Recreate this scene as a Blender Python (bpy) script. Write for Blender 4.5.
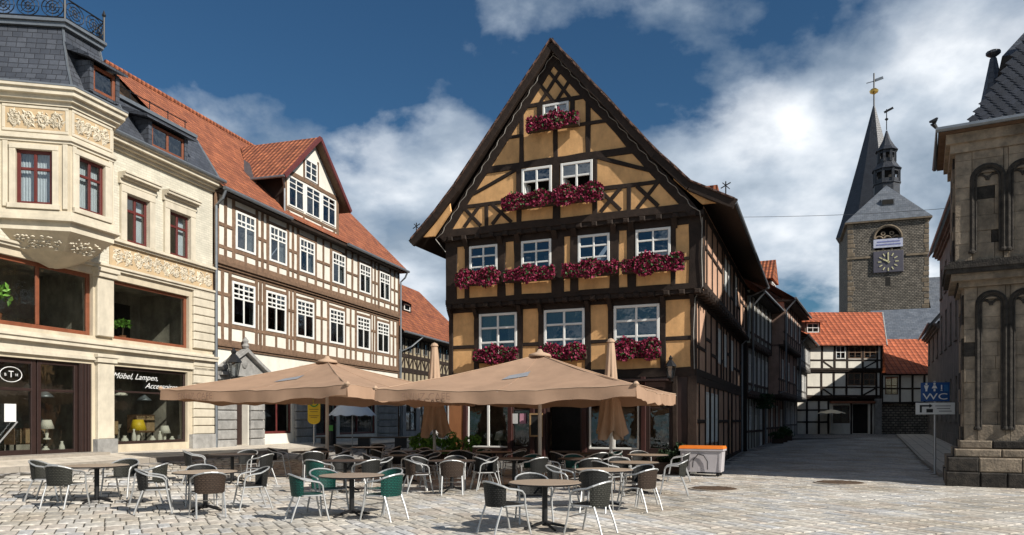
import bpy, math, random
from mathutils import Vector, Matrix
random.seed(7)
for o in list(bpy.data.objects): bpy.data.objects.remove(o)
SC = bpy.context.scene
COL = SC.collection
R = math.radians
U = random.uniform

# ---------------------------------------------------------------- camera
cam = bpy.data.cameras.new('camera'); co = bpy.data.objects.new('camera', cam); COL.objects.link(co)
co.location = (0, 0, 1.75); co.rotation_euler = (R(90), 0, 0)
cam.sensor_width = 36; cam.lens = 36*740/1024; cam.shift_y = 152.5/1024; cam.clip_start = .1; cam.clip_end = 3000
SC.camera = co
# ---------------------------------------------------------------- sky, sun, exposure
SUN_EL = R(36); SUN_DIR = Vector((.77*math.cos(SUN_EL), -.638*math.cos(SUN_EL), math.sin(SUN_EL))).normalized()
wd = bpy.data.worlds.new('World'); SC.world = wd; wd.use_nodes = True
def build_world():
    nt = wd.node_tree; N = nt.nodes; K = nt.links; N.clear()
    out = N.new('ShaderNodeOutputWorld'); bg = N.new('ShaderNodeBackground'); K.new(bg.outputs[0], out.inputs[0])
    sky = N.new('ShaderNodeTexSky'); sky.sky_type = 'NISHITA'; sky.sun_disc = False
    sky.sun_elevation = SUN_EL; sky.sun_rotation = math.atan2(SUN_DIR.x, SUN_DIR.y); sky.air_density = 1.2; sky.dust_density = .4; sky.ozone_density = 3
    tint = N.new('ShaderNodeMix'); tint.data_type = 'RGBA'; tint.blend_type = 'MULTIPLY'; tint.inputs[0].default_value = 1
    K.new(sky.outputs[0], tint.inputs[6]); tint.inputs[7].default_value = (.088, .148, .188, 1)
    tc = N.new('ShaderNodeTexCoord')
    sep = N.new('ShaderNodeSeparateXYZ'); K.new(tc.outputs['Generated'], sep.inputs[0])
    def m(op, a, b=None, c=None):
        n = N.new('ShaderNodeMath'); n.operation = op
        for i, v in enumerate((a, b, c)):
            if v is None: continue
            if isinstance(v, (int, float)): n.inputs[i].default_value = v
            else: K.new(v, n.inputs[i])
        return n.outputs[0]
    zc = m('MAXIMUM', sep.outputs[2], 0.0); den = m('ADD', zc, .42)
    cmb = N.new('ShaderNodeCombineXYZ'); K.new(m('DIVIDE', sep.outputs[0], den), cmb.inputs[0]); K.new(m('DIVIDE', sep.outputs[1], den), cmb.inputs[1])
    def noise(scale, detail, rough, off, dist=0.0):
        mp = N.new('ShaderNodeMapping'); K.new(cmb.outputs[0], mp.inputs[0]); mp.inputs['Location'].default_value = off
        n = N.new('ShaderNodeTexNoise'); n.inputs['Scale'].default_value = scale; n.inputs['Detail'].default_value = detail
        n.inputs['Roughness'].default_value = rough; n.inputs['Distortion'].default_value = dist
        K.new(mp.outputs[0], n.inputs['Vector']); return n.outputs[0]
    n1 = noise(2.6, 12, .52, SKY[0], .1); n2 = noise(9., 8, .6, (7.3, 2.2, 1))
    dens = m('ADD', m('MULTIPLY', n1, 1.05), m('MULTIPLY', n2, .14))
    def lobe(px, py, sharp, amt):
        d = Vector(((px-512)/740, 1, (420-py)/740)).normalized()
        vm = N.new('ShaderNodeVectorMath'); vm.operation = 'DOT_PRODUCT'; K.new(tc.outputs['Generated'], vm.inputs[0]); vm.inputs[1].default_value = d
        return m('MULTIPLY', m('POWER', m('MAXIMUM', vm.outputs[1], 0.0), sharp), amt)
    for l in LOBES: dens = m('ADD', dens, lobe(*l))
    rmp = N.new('ShaderNodeValToRGB'); K.new(dens, rmp.inputs[0]); e = rmp.color_ramp.elements
    e[0].position = .53; e[0].color = (0, 0, 0, 1); e[1].position = .74; e[1].color = (1, 1, 1, 1); x = e.new(.61); x.color = (.6, .6, .6, 1)
    shade = N.new('ShaderNodeValToRGB'); K.new(m('ADD', noise(3.4, 9, .5, SKY[1], .1), m('MULTIPLY', m('SUBTRACT', dens, .62), .3)), shade.inputs[0]); s = shade.color_ramp.elements
    s[0].position = .40; s[0].color = (.9, 1.15, 1.45, 1); s[1].position = .66; s[1].color = (3.2, 3.32, 3.45, 1); x = s.new(.52); x.color = (1.75, 2.0, 2.3, 1)
    mix = N.new('ShaderNodeMix'); mix.data_type = 'RGBA'; K.new(rmp.outputs[0], mix.inputs[0]); K.new(tint.outputs[2], mix.inputs[6]); K.new(shade.outputs[0], mix.inputs[7])
    K.new(mix.outputs[2], bg.inputs[0]); bg.inputs[1].default_value = .15
LOBES = [(330, 10, 22, -.27), (560, 70, 120, -.10), (360, 260, 60, .30), (225, 150, 250, .24), (480, 25, 500, .12), (650, 40, 250, .10), (720, 240, 90, .20), (900, 180, 90, .08), (790, 305, 500, -.22), (680, 100, 300, -.07), (850, 40, 80, .06)]
SKY = [(9.4, 1.3, 4), (4.3, 9.2, 3)]
build_world()
sl = bpy.data.lights.new('sun', 'SUN'); so = bpy.data.objects.new('sun', sl); COL.objects.link(so)
sl.energy = 3.0; sl.angle = R(.5); sl.color = (1, .95, .87)
so.rotation_euler = (-SUN_DIR).to_track_quat('-Z', 'Y').to_euler(); so.location = (40, -40, 40)
SC.view_settings.view_transform = 'Standard'; SC.view_settings.look = 'None'; SC.view_settings.gamma = 1; SC.view_settings.exposure = 1.12
SC.view_settings.use_curve_mapping = False
SC.render.engine = 'CYCLES'

# ---------------------------------------------------------------- materials (all procedural, UV in metres)
MATS = {}
def mat(name, col, rough=.8, var=.15, scale=4., bump=.0, col2=None, metal=0., spec=.4, bscale=None, rnd=.0, coat=0., stretch=None, dirt=0.):
    """noise-varied principled surface; rnd = brightness change from object to object; dirt = large blotches"""
    if name in MATS: return MATS[name]
    mt = bpy.data.materials.new(name); mt.use_nodes = True; nt = mt.node_tree; N = nt.nodes; K = nt.links
    b = N['Principled BSDF']; b.inputs['Roughness'].default_value = rough; b.inputs['Metallic'].default_value = metal
    b.inputs['Specular IOR Level'].default_value = spec; b.inputs['Coat Weight'].default_value = coat
    tc = N.new('ShaderNodeTexCoord'); mp = N.new('ShaderNodeMapping'); K.new(tc.outputs['Object'], mp.inputs[0])
    if stretch: mp.inputs['Scale'].default_value = stretch
    n = N.new('ShaderNodeTexNoise'); n.inputs['Scale'].default_value = scale; n.inputs['Detail'].default_value = 6; n.inputs['Roughness'].default_value = .65
    K.new(mp.outputs[0], n.inputs['Vector'])
    c2 = col2 or tuple(c*(1-2*var) for c in col)
    rp = N.new('ShaderNodeValToRGB'); rp.color_ramp.elements[0].position = .3; rp.color_ramp.elements[1].position = .68
    rp.color_ramp.elements[0].color = (*c2, 1); rp.color_ramp.elements[1].color = (*col, 1)
    K.new(n.outputs[0], rp.inputs[0]); cs = rp.outputs[0]
    if dirt:
        mp2 = N.new('ShaderNodeMapping'); mp2.inputs['Scale'].default_value = (1.5, 1.5, .5); K.new(tc.outputs['Object'], mp2.inputs[0]); n2 = N.new('ShaderNodeTexNoise'); n2.inputs['Scale'].default_value = 1.2; n2.inputs['Detail'].default_value = 8; n2.inputs['Roughness'].default_value = .65; K.new(mp2.outputs[0], n2.inputs['Vector'])
        r2 = N.new('ShaderNodeValToRGB'); r2.color_ramp.elements[0].position = .35; r2.color_ramp.elements[1].position = .6
        r2.color_ramp.elements[0].color = (1-dirt, 1-dirt, 1-dirt, 1); r2.color_ramp.elements[1].color = (1, 1, 1, 1); K.new(n2.outputs[0], r2.inputs[0])
        mx = N.new('ShaderNodeMix'); mx.data_type = 'RGBA'; mx.blend_type = 'MULTIPLY'; mx.inputs[0].default_value = 1
        K.new(cs, mx.inputs[6]); K.new(r2.outputs[0], mx.inputs[7]); cs = mx.outputs[2]
    if rnd:
        oi = N.new('ShaderNodeObjectInfo'); hs = N.new('ShaderNodeHueSaturation'); mr = N.new('ShaderNodeMapRange')
        mr.inputs[3].default_value = 1-rnd; mr.inputs[4].default_value = 1+rnd; K.new(oi.outputs['Random'], mr.inputs[0]); K.new(mr.outputs[0], hs.inputs['Value'])
        K.new(cs, hs.inputs['Color']); cs = hs.outputs[0]
    K.new(cs, b.inputs['Base Color'])
    if bump:
        n3 = N.new('ShaderNodeTexNoise'); n3.inputs['Scale'].default_value = bscale or scale*5; n3.inputs['Detail'].default_value = 4; K.new(mp.outputs[0], n3.inputs['Vector'])
        bp = N.new('ShaderNodeBump'); bp.inputs['Strength'].default_value = bump; bp.inputs['Distance'].default_value = .02
        K.new(n3.outputs[0], bp.inputs['Height']); K.new(bp.outputs[0], b.inputs['Normal'])
    MATS[name] = mt; return mt
def tiled(name, c1, c2, mortar, bw, bh, ms=.02, rough=.85, bump=.6, off=.5, noise=.25, rot=0., spec=.3, round_=False, smooth=.1):
    """brick-pattern surface (far stone, roof tiles, slates, paving) on UV metres"""
    if name in MATS: return MATS[name]
    mt = bpy.data.materials.new(name); mt.use_nodes = True; nt = mt.node_tree; N = nt.nodes; K = nt.links
    b = N['Principled BSDF']; b.inputs['Roughness'].default_value = rough; b.inputs['Specular IOR Level'].default_value = spec
    tc = N.new('ShaderNodeTexCoord'); mp = N.new('ShaderNodeMapping'); K.new(tc.outputs['UV'], mp.inputs[0]); mp.inputs['Rotation'].default_value = (0, 0, rot)
    wob = N.new('ShaderNodeTexNoise'); wob.inputs['Scale'].default_value = 1.4; wob.inputs['Detail'].default_value = 3; K.new(mp.outputs[0], wob.inputs['Vector'])
    ad = N.new('ShaderNodeMix'); ad.data_type = 'RGBA'; ad.blend_type = 'LINEAR_LIGHT'; ad.inputs[0].default_value = .02; K.new(mp.outputs[0], ad.inputs[6]); K.new(wob.outputs['Color'], ad.inputs[7])
    br = N.new('ShaderNodeTexBrick'); br.offset = off; br.inputs['Scale'].default_value = 1; br.inputs['Brick Width'].default_value = bw; br.inputs['Row Height'].default_value = bh
    br.inputs['Mortar Size'].default_value = ms; br.inputs['Mortar Smooth'].default_value = smooth; br.inputs['Bias'].default_value = 0
    br.inputs['Color1'].default_value = (*c1, 1); br.inputs['Color2'].default_value = (*c2, 1); br.inputs['Mortar'].default_value = (*mortar, 1); K.new(ad.outputs[2], br.inputs['Vector'])
    n = N.new('ShaderNodeTexNoise'); n.inputs['Scale'].default_value = 1.3; n.inputs['Detail'].default_value = 8; n.inputs['Roughness'].default_value = .7; K.new(tc.outputs['UV'], n.inputs['Vector'])
    rp = N.new('ShaderNodeValToRGB'); rp.color_ramp.elements[0].position = .3; rp.color_ramp.elements[1].position = .7
    v = 1-2*noise; rp.color_ramp.elements[0].color = (v, v, v, 1); rp.color_ramp.elements[1].color = (1.1, 1.1, 1.1, 1); K.new(n.outputs[0], rp.inputs[0])
    mx = N.new('ShaderNodeMix'); mx.data_type = 'RGBA'; mx.blend_type = 'MULTIPLY'; mx.inputs[0].default_value = 1; K.new(br.outputs['Color'], mx.inputs[6]); K.new(rp.outputs[0], mx.inputs[7])
    K.new(mx.outputs[2], b.inputs['Base Color'])
    bp = N.new('ShaderNodeBump'); bp.inputs['Strength'].default_value = bump; bp.inputs['Distance'].default_value = .03; bp.invert = True
    hh = br.outputs['Fac']
    if round_:
        wv = N.new('ShaderNodeTexWave'); wv.bands_direction = 'X'; wv.inputs['Scale'].default_value = .314/bw*1.0; wv.inputs['Distortion'].default_value = 0; K.new(mp.outputs[0], wv.inputs['Vector'])
        am = N.new('ShaderNodeMath'); am.operation = 'ADD'; K.new(br.outputs['Fac'], am.inputs[0]); K.new(wv.outputs['Fac'], am.inputs[1]); hh = am.outputs[0]
        bp.inputs['Distance'].default_value = .05
    K.new(hh, bp.inputs['Height']); K.new(bp.outputs[0], b.inputs['Normal'])
    MATS[name] = mt; return mt
def glass_mat(name, tr=(.55, .6, .6), fac=.22):
    mt = bpy.data.materials.new(name); mt.use_nodes = True; nt = mt.node_tree; N = nt.nodes; K = nt.links; N.clear()
    o = N.new('ShaderNodeOutputMaterial'); t = N.new('ShaderNodeBsdfTransparent'); t.inputs[0].default_value = (*tr, 1)
    gl = N.new('ShaderNodeBsdfGlossy'); gl.inputs['Roughness'].default_value = .03; gl.inputs[0].default_value = (.9, .95, 1, 1); tcx = N.new('ShaderNodeTexCoord'); nz = N.new('ShaderNodeTexNoise'); nz.inputs['Scale'].default_value = 2.6; K.new(tcx.outputs['Object'], nz.inputs['Vector']); bmp = N.new('ShaderNodeBump'); bmp.inputs['Strength'].default_value = .25; bmp.inputs['Distance'].default_value = .03; K.new(nz.outputs[0], bmp.inputs['Height']); K.new(bmp.outputs[0], gl.inputs['Normal'])
    lw = N.new('ShaderNodeLayerWeight'); pw = N.new('ShaderNodeMath'); pw.operation = 'POWER'; K.new(lw.outputs['Facing'], pw.inputs[0]); pw.inputs[1].default_value = 4
    a = N.new('ShaderNodeMath'); a.operation = 'MAXIMUM'; K.new(pw.outputs[0], a.inputs[0]); a.inputs[1].default_value = fac
    mx = N.new('ShaderNodeMixShader'); K.new(a.outputs[0], mx.inputs[0]); K.new(t.outputs[0], mx.inputs[1]); K.new(gl.outputs[0], mx.inputs[2]); K.new(mx.outputs[0], o.inputs[0])
    MATS[name] = mt; return mt
def attr_mat(name, rough=.85, bump=.4):
    mt = bpy.data.materials.new(name); mt.use_nodes = True; nt = mt.node_tree; N = nt.nodes; K = nt.links
    b = N['Principled BSDF']; b.inputs['Roughness'].default_value = rough; b.inputs['Specular IOR Level'].default_value = .3
    at = N.new('ShaderNodeAttribute'); at.attribute_name = 'tint'
    tc = N.new('ShaderNodeTexCoord'); n = N.new('ShaderNodeTexNoise'); n.inputs['Scale'].default_value = 14; n.inputs['Detail'].default_value = 6; K.new(tc.outputs['Object'], n.inputs['Vector'])
    rp = N.new('ShaderNodeValToRGB'); rp.color_ramp.elements[0].color = (.62, .62, .62, 1); rp.color_ramp.elements[1].color = (1.2, 1.2, 1.2, 1); rp.color_ramp.elements[0].position = .3; rp.color_ramp.elements[1].position = .7; K.new(n.outputs[0], rp.inputs[0])
    mx = N.new('ShaderNodeMix'); mx.data_type = 'RGBA'; mx.blend_type = 'MULTIPLY'; mx.inputs[0].default_value = 1; K.new(at.outputs['Color'], mx.inputs[6]); K.new(rp.outputs[0], mx.inputs[7])
    ge = N.new('ShaderNodeNewGeometry'); n5 = N.new('ShaderNodeTexNoise'); n5.inputs['Scale'].default_value = .45; n5.inputs['Detail'].default_value = 5; K.new(ge.outputs['Position'], n5.inputs['Vector'])
    r5 = N.new('ShaderNodeValToRGB'); r5.color_ramp.elements[0].position = .36; r5.color_ramp.elements[1].position = .6; r5.color_ramp.elements[0].color = (.74, .71, .66, 1); r5.color_ramp.elements[1].color = (1, 1, 1, 1); K.new(n5.outputs[0], r5.inputs[0])
    m5 = N.new('ShaderNodeMix'); m5.data_type = 'RGBA'; m5.blend_type = 'MULTIPLY'; m5.inputs[0].default_value = 1; K.new(mx.outputs[2], m5.inputs[6]); K.new(r5.outputs[0], m5.inputs[7]); K.new(m5.outputs[2], b.inputs['Base Color'])
    bp = N.new('ShaderNodeBump'); bp.inputs['Strength'].default_value = bump; bp.inputs['Distance'].default_value = .01; K.new(n.outputs[0], bp.inputs['Height']); K.new(bp.outputs[0], b.inputs['Normal'])
    MATS[name] = mt; return mt

ochre = mat('ochre_plaster', (.76, .435, .185), .9, .10, 5, .25, dirt=.27, rnd=.05)
ochre_s = mat('pink_plaster', (.62, .38, .255), .9, .12, 3, .15, dirt=.25, rnd=.06)
oak = mat('black_timber', (.034, .022, .016), .75, .25, 5, .5, rnd=.2, spec=.25)
oak2 = mat('brown_timber', (.20, .125, .080), .8, .22, 6, .4, rnd=.2, spec=.25)
white = mat('white_plaster', (.74, .70, .61), .9, .05, 3, .1, dirt=.14, rnd=.03)
greyw = mat('grey_white_plaster', (.42, .41, .40), .9, .12, 2.5, .2, dirt=.3, rnd=.05)
cream = mat('cream_paint', (.57, .49, .36), .75, .07, 2.5, .08, dirt=.22)
cream2 = mat('pale_cream_paint', (.62, .555, .435), .75, .09, 3, .1, dirt=.2)
palebr = tiled('pale_glazed_brick', (.60, .56, .46), (.52, .49, .40), (.45, .42, .34), .25, .085, .008, bump=.25, noise=.1)
wpaint = mat('white_paint', (.72, .71, .67), .5, .04, 6)
redwood = mat('oxblood_paint', (.115, .022, .018), .45, .12, 6)
orwood = mat('russet_wood', (.22, .07, .032), .5, .15, 6)
darkbr = mat('dark_brown_paint', (.030, .015, .012), .5, .15, 6)
glass = glass_mat('window_glass', (.55, .58, .59), .12)
clearglass = glass_mat('clear_glass', (.86, .89, .90), .08)
shopglass = glass_mat('shop_glass', (.84, .86, .84), .07)
tile_red = tiled('red_roof_tile', (.43, .145, .066), (.27, .09, .047), (.10, .03, .02), .24, .32, .018, .85, .9, .0, .22, round_=True)
tile_brt = tiled('bright_roof_tile', (.48, .13, .055), (.36, .095, .04), (.12, .03, .02), .42, .42, .03, .8, .9, .0, .18, round_=True)
tile_old = tiled('old_orange_tile', (.46, .15, .06), (.28, .085, .045), (.10, .04, .03), .24, .32, .02, .9, .9, .0, .3, round_=True)
slate = tiled('slate', (.050, .056, .070), (.082, .090, .108), (.022, .024, .03), .26, .17, .012, .5, .5, .5, .2, spec=.5)
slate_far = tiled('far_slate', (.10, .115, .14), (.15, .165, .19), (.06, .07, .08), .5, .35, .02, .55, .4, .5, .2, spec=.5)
slate1 = mat('slate_piece', (.022, .025, .034), .55, .25, 9, .3, rnd=.3, spec=.5)
slate_dk = tiled('dark_slate', (.016, .018, .025), (.028, .032, .042), (.009, .010, .013), .5, .35, .02, .5, .4, .5, .2, spec=.5)
rubble = tiled('tower_rubble', (.34, .295, .235), (.20, .178, .145), (.09, .08, .068), .40, .21, .05, .95, 1., .5, .3)
sandst = mat('weathered_sandstone', (.36, .285, .205), .95, .3, 3.2, .8, col2=(.16, .13, .098), rnd=.12, dirt=.45)
sooty = mat('sooty_sandstone', (.050, .042, .034), .95, .3, 6, .9, col2=(.010, .009, .008), rnd=.25)
greyst = mat('grey_stone', (.36, .35, .33), .9, .2, 4, .4, rnd=.1, dirt=.25)
kerbst = mat('kerb_stone', (.34, .30, .25), .9, .15, 5, .4, rnd=.1)
alu = mat('aluminium', (.50, .50, .49), .55, .05, 20, 0, metal=.75)
blackm = mat('black_metal', (.012, .012, .013), .45, .2, 20)
zinc = mat('zinc', (.23, .25, .27), .45, .12, 6, 0, metal=.6)
weave_d = tiled('charcoal_weave', (.030, .030, .028), (.062, .060, .055), (.010, .010, .009), .055, .028, .010, .6, .8, .5, .2)
weave_g = tiled('green_weave', (.006, .085, .066), (.010, .13, .10), (.003, .03, .024), .055, .028, .008, .55, .7, .5, .2)
weave_b = tiled('brown_weave', (.12, .082, .055), (.19, .13, .088), (.035, .022, .015), .075, .032, .014, .65, .8, .5, .2)
weave_o = tiled('olive_weave', (.055, .055, .045), (.10, .098, .08), (.018, .018, .014), .055, .03, .010, .65, .8, .5, .2)
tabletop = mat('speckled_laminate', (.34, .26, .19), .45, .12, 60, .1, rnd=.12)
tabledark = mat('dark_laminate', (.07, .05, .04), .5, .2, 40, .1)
canvas = mat('tan_canvas', (.44, .285, .19), .85, .05, 2, .12, bscale=5, dirt=.14)
def add_translucent(mt, w, col):
    nt = mt.node_tree; b = nt.nodes['Principled BSDF']; o = nt.nodes['Material Output']; t = nt.nodes.new('ShaderNodeBsdfTranslucent'); t.inputs[0].default_value = (*col, 1)
    x = nt.nodes.new('ShaderNodeMixShader'); x.inputs[0].default_value = w; nt.links.new(b.outputs[0], x.inputs[1]); nt.links.new(t.outputs[0], x.inputs[2]); nt.links.new(x.outputs[0], o.inputs[0])
add_translucent(canvas, .2, (.55, .33, .2))
canvas_p = mat('pale_tan_canvas', (.45, .31, .21), .9, .06, 3, .1, dirt=.12)
inkbr = mat('brown_print', (.30, .185, .125), .9, .1, 5)
inkgr = mat('grey_print', (.24, .25, .27), .9, .1, 5)
pale = mat('pale_metal', (.62, .58, .52), .5, .06, 5)
leafm = mat('leaf_green', (.035, .095, .018), .6, .4, 9, 0, rnd=.2)
leafb = mat('bright_leaf', (.16, .36, .045), .55, .35, 9, 0)
leafd = mat('dark_leaf', (.018, .045, .013), .6, .4, 9, 0)
petal = mat('magenta_petal', (.29, .012, .058), .65, .35, 16, 0, col2=(.09, .004, .019))
petal2 = mat('pink_petal', (.42, .045, .115), .6, .3, 12, 0)
boxm = mat('planter_brown', (.05, .03, .02), .8, .2, 6)
orange = mat('orange_plastic', (.74, .19, .020), .45, .06, 4)
cartm = mat('grey_plastic', (.48, .45, .46), .55, .05, 3, dirt=.28)
yellow = mat('yellow_sign', (.66, .40, .010), .5, .05, 3)
greenp = mat('green_paint', (.05, .25, .03), .5, .1, 3)
bluep = mat('blue_enamel', (.010, .060, .21), .35, .05, 3)
signw = mat('white_enamel', (.66, .66, .64), .4, .04, 3)
whcanv = mat('white_canvas', (.58, .62, .66), .85, .05, 4)
gold = mat('gilt', (.85, .55, .15), .25, .1, 5, metal=1.)
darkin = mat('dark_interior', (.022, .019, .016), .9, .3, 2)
curtain = mat('white_curtain', (.62, .63, .62), .9, .12, 7, stretch=(6, 6, .6))
lampsh = mat('lamp_shade_cloth', (.62, .58, .50), .8, .05, 6)
yellowp = mat('yellow_plastic', (.62, .42, .02), .5, .05, 6)
potm = mat('terracotta', (.33, .13, .06), .85, .15, 6)
wood = mat('bench_wood', (.11, .075, .05), .7, .2, 8, .3)
stone_tint = attr_mat('paving_stone')
rust = mat('rusty_iron', (.12, .075, .045), .8, .3, 14, .6)
asph = mat('joint_soil', (.075, .065, .05), .95, .3, 12, .5)
street = tiled('street_setts', (.52, .475, .42), (.32, .305, .29), (.09, .08, .07), .30, .62, .05, .85, .9, .5, .28, rot=R(-28))
parasolw = mat('cream_parasol', (.70, .62, .46), .85, .05, 4)

# ---------------------------------------------------------------- mesh builder
class MB:
    def __init__(s): s.v = []; s.f = []; s.t = []; s.cur = None
    def add(s, vs, fs):
        b = len(s.v); s.v += [tuple(p) for p in vs]; s.f += [tuple(i+b for i in f) for f in fs]; s.t += [s.cur]*len(fs); return s
    def box(s, x0, x1, y0, y1, z0, z1):
        return s.add([(x0, y0, z0), (x1, y0, z0), (x1, y1, z0), (x0, y1, z0), (x0, y0, z1), (x1, y0, z1), (x1, y1, z1), (x0, y1, z1)],
                     [(0, 3, 2, 1), (4, 5, 6, 7), (0, 1, 5, 4), (1, 2, 6, 5), (2, 3, 7, 6), (3, 0, 4, 7)])
    def slab(s, x0, x1, y0, y1, z0, z1, b=.01):
        """box whose front (-y) edges are chamfered by b"""
        return s.add([(x0, y1, z0), (x1, y1, z0), (x1, y1, z1), (x0, y1, z1), (x0, y0+b, z0), (x1, y0+b, z0), (x1, y0+b, z1), (x0, y0+b, z1),
                      (x0+b, y0, z0+b), (x1-b, y0, z0+b), (x1-b, y0, z1-b), (x0+b, y0, z1-b)],
                     [(0, 4, 5, 1)[::-1], (1, 5, 6, 2)[::-1], (2, 6, 7, 3)[::-1], (3, 7, 4, 0)[::-1], (4, 8, 9, 5)[::-1], (5, 9, 10, 6)[::-1], (6, 10, 11, 7)[::-1], (7, 11, 8, 4)[::-1], (8, 9, 10, 11)])
    def beam(s, p, q, w, y0, y1, rough=True):
        """timber in the facade plane from p=(x,z) to q=(x,z), width w, between depths y0 and y1"""
        dx, dz = q[0]-p[0], q[1]-p[1]; l = math.hypot(dx, dz); nx, nz = -dz/l, dx/l; b = min(.014, w*.2); n = max(1, min(12, int(l/.55))); vs = []; fs = []; jt = min(.05*w+.004, .02) if rough else 0
        for i in range(n+1):
            t = i/n; x, z = p[0]+dx*t, p[1]+dz*t; ha, hb = w/2+U(-jt, jt), w/2+U(-jt, jt); yj = y0+U(0, jt*.35)
            for h_, y in ((-ha, y1), (-ha, yj+b), (-ha+b, yj), (hb-b, yj), (hb, yj+b), (hb, y1)): vs.append((x+nx*h_, y, z+nz*h_))
        for i in range(n):
            a = i*6
            for k in range(5): fs.append((a+k, a+k+6, a+k+7, a+k+1))
        fs += [(0, 1, 2, 3, 4, 5), tuple(n*6+k for k in (5, 4, 3, 2, 1, 0))]; return s.add(vs, fs)
    def bar(s, p, q, w, h, up=(0, 0, 1)):
        p, q = Vector(p), Vector(q); d = (q-p).normalized(); u = Vector(up)
        if abs(d.dot(u)) > .98: u = Vector((0, 1, 0))
        sd = d.cross(u).normalized()*w/2; u = sd.cross(d).normalized()*h/2
        vs = [p-sd-u, p+sd-u, p+sd+u, p-sd+u, q-sd-u, q+sd-u, q+sd+u, q-sd+u]
        return s.add(vs, [(0, 3, 2, 1), (4, 5, 6, 7), (0, 1, 5, 4), (1, 2, 6, 5), (2, 3, 7, 6), (3, 0, 4, 7)])
    def tube(s, pts, r, n=6, close=False):
        pts = [Vector(p) for p in pts]; m = len(pts); vs = []; fs = []; pr = None
        for i, p in enumerate(pts):
            a = pts[(i-1) % m] if (close or i) else p; b = pts[(i+1) % m] if (close or i < m-1) else p
            d = (b-a).normalized(); ref = pr if pr is not None else (Vector((0, 0, 1)) if abs(d.z) < .9 else Vector((0, 1, 0)))
            sd = d.cross(ref).cross(d)
            if sd.length < 1e-5: sd = d.orthogonal()
            sd.normalize(); pr = sd; w = d.cross(sd); rr = r[i] if isinstance(r, (list, tuple)) else r
            for k in range(n): t = 2*math.pi*k/n; vs.append(p+(sd*math.cos(t)+w*math.sin(t))*rr)
        for i in range(m if close else m-1):
            for k in range(n): a = i*n+k; b = i*n+(k+1) % n; c = ((i+1) % m)*n; fs.append((a, b, c+(k+1) % n, c+k))
        if not close: fs += [tuple(range(n))[::-1], tuple(range((m-1)*n, m*n))]
        return s.add(vs, fs)
    def lathe(s, prof, n=16, c=(0, 0, 0), ph=0., capb=True):
        vs = []; fs = []; m = len(prof)
        for r, z in prof:
            for k in range(n): t = 2*math.pi*k/n+ph; vs.append((c[0]+r*math.cos(t), c[1]+r*math.sin(t), c[2]+z))
        for i in range(m-1):
            for k in range(n): a = i*n+k; b = i*n+(k+1) % n; fs.append((a, b, b+n, a+n))
        if capb: fs.append(tuple(range(n))[::-1])
        fs.append(tuple(range((m-1)*n, m*n))); return s.add(vs, fs)
    def poly(s, pts): return s.add(pts, [tuple(range(len(pts)))])
    def prism(s, pts, y0, y1):
        """polygon of (x,z) extruded in depth"""
        n = len(pts); vs = [(x, y0, z) for x, z in pts]+[(x, y1, z) for x, z in pts]
        return s.add(vs, [tuple(range(n)), tuple(range(n, 2*n))[::-1]]+[(i, i+n, (i+1) % n+n, (i+1) % n) for i in range(n)])
    def prismx(s, pts, x0, x1):
        """polygon of (y,z) extruded along x"""
        n = len(pts); vs = [(x0, y, z) for y, z in pts]+[(x1, y, z) for y, z in pts]
        return s.add(vs, [tuple(range(n))[::-1], tuple(range(n, 2*n))]+[(i, (i+1) % n, (i+1) % n+n, i+n) for i in range(n)])
    def prismz(s, pts, z0, z1):
        n = len(pts); vs = [(x, y, z0) for x, y in pts]+[(x, y, z1) for x, y in pts]
        return s.add(vs, [tuple(range(n))[::-1], tuple(range(n, 2*n))]+[(i, (i+1) % n, (i+1) % n+n, i+n) for i in range(n)])
    def leaf(s, c, size, asp=1.6):
        c = Vector(c); a = Vector((U(-1, 1), U(-1, 1), U(-1, 1))).normalized(); b = a.orthogonal().normalized(); b.rotate(Matrix.Rotation(U(0, 6.28), 3, a)); d = a.cross(b)
        l = size*asp/2; w = size/2
        return s.add([c-b*l, c+d*w+a*w*.3, c+b*l, c-d*w+a*w*.3], [(0, 1, 2, 3)])
    def mesh(s, name, m):
        me = bpy.data.meshes.new(name); me.from_pydata(s.v, [], s.f); uv = me.uv_layers.new(name='UVMap').data
        i = 0; V = s.v
        for f in s.f:
            p0, p1, p2 = V[f[0]], V[f[1]], V[f[2]]
            ax, ay, az = p1[0]-p0[0], p1[1]-p0[1], p1[2]-p0[2]; bx, by, bz = p2[0]-p0[0], p2[1]-p0[1], p2[2]-p0[2]
            nx, ny, nz = ay*bz-az*by, az*bx-ax*bz, ax*by-ay*bx; h = math.hypot(nx, ny); l = math.sqrt(h*h+nz*nz) or 1
            if h < .02*l: ux, uy, vx, vy, vz = 1, 0, 0, 1, 0
            else:
                ux, uy = -ny/h, nx/h; vx, vy, vz = -uy*-nz/l, ux*-nz/l, h/l
                vx, vy, vz = -nz/l*nx/h, -nz/l*ny/h, h/l
            for k in f:
                x, y, z = V[k]; uv[i].uv = (x*ux+y*uy, x*vx+y*vy+z*vz); i += 1
        if m: me.materials.append(m)
        if any(t is not None for t in s.t):
            at = me.attributes.new('tint', 'FLOAT_COLOR', 'FACE')
            for j, t in enumerate(s.t): at.data[j].color = (*(t or (.4, .4, .4)), 1)
        return me
    def build(s, name, m, parent=None, smooth=False, loc=None):
        me = s.mesh(name, m)
        if smooth:
            for p in me.polygons: p.use_smooth = True
        return put(name, me, parent, loc)
def put(name, me, parent=None, loc=None, rot=None):
    o = bpy.data.objects.new(name, me); COL.objects.link(o); o.parent = parent
    if loc is not None: o.location = loc
    if rot is not None: o.rotation_euler = rot
    return o
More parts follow.
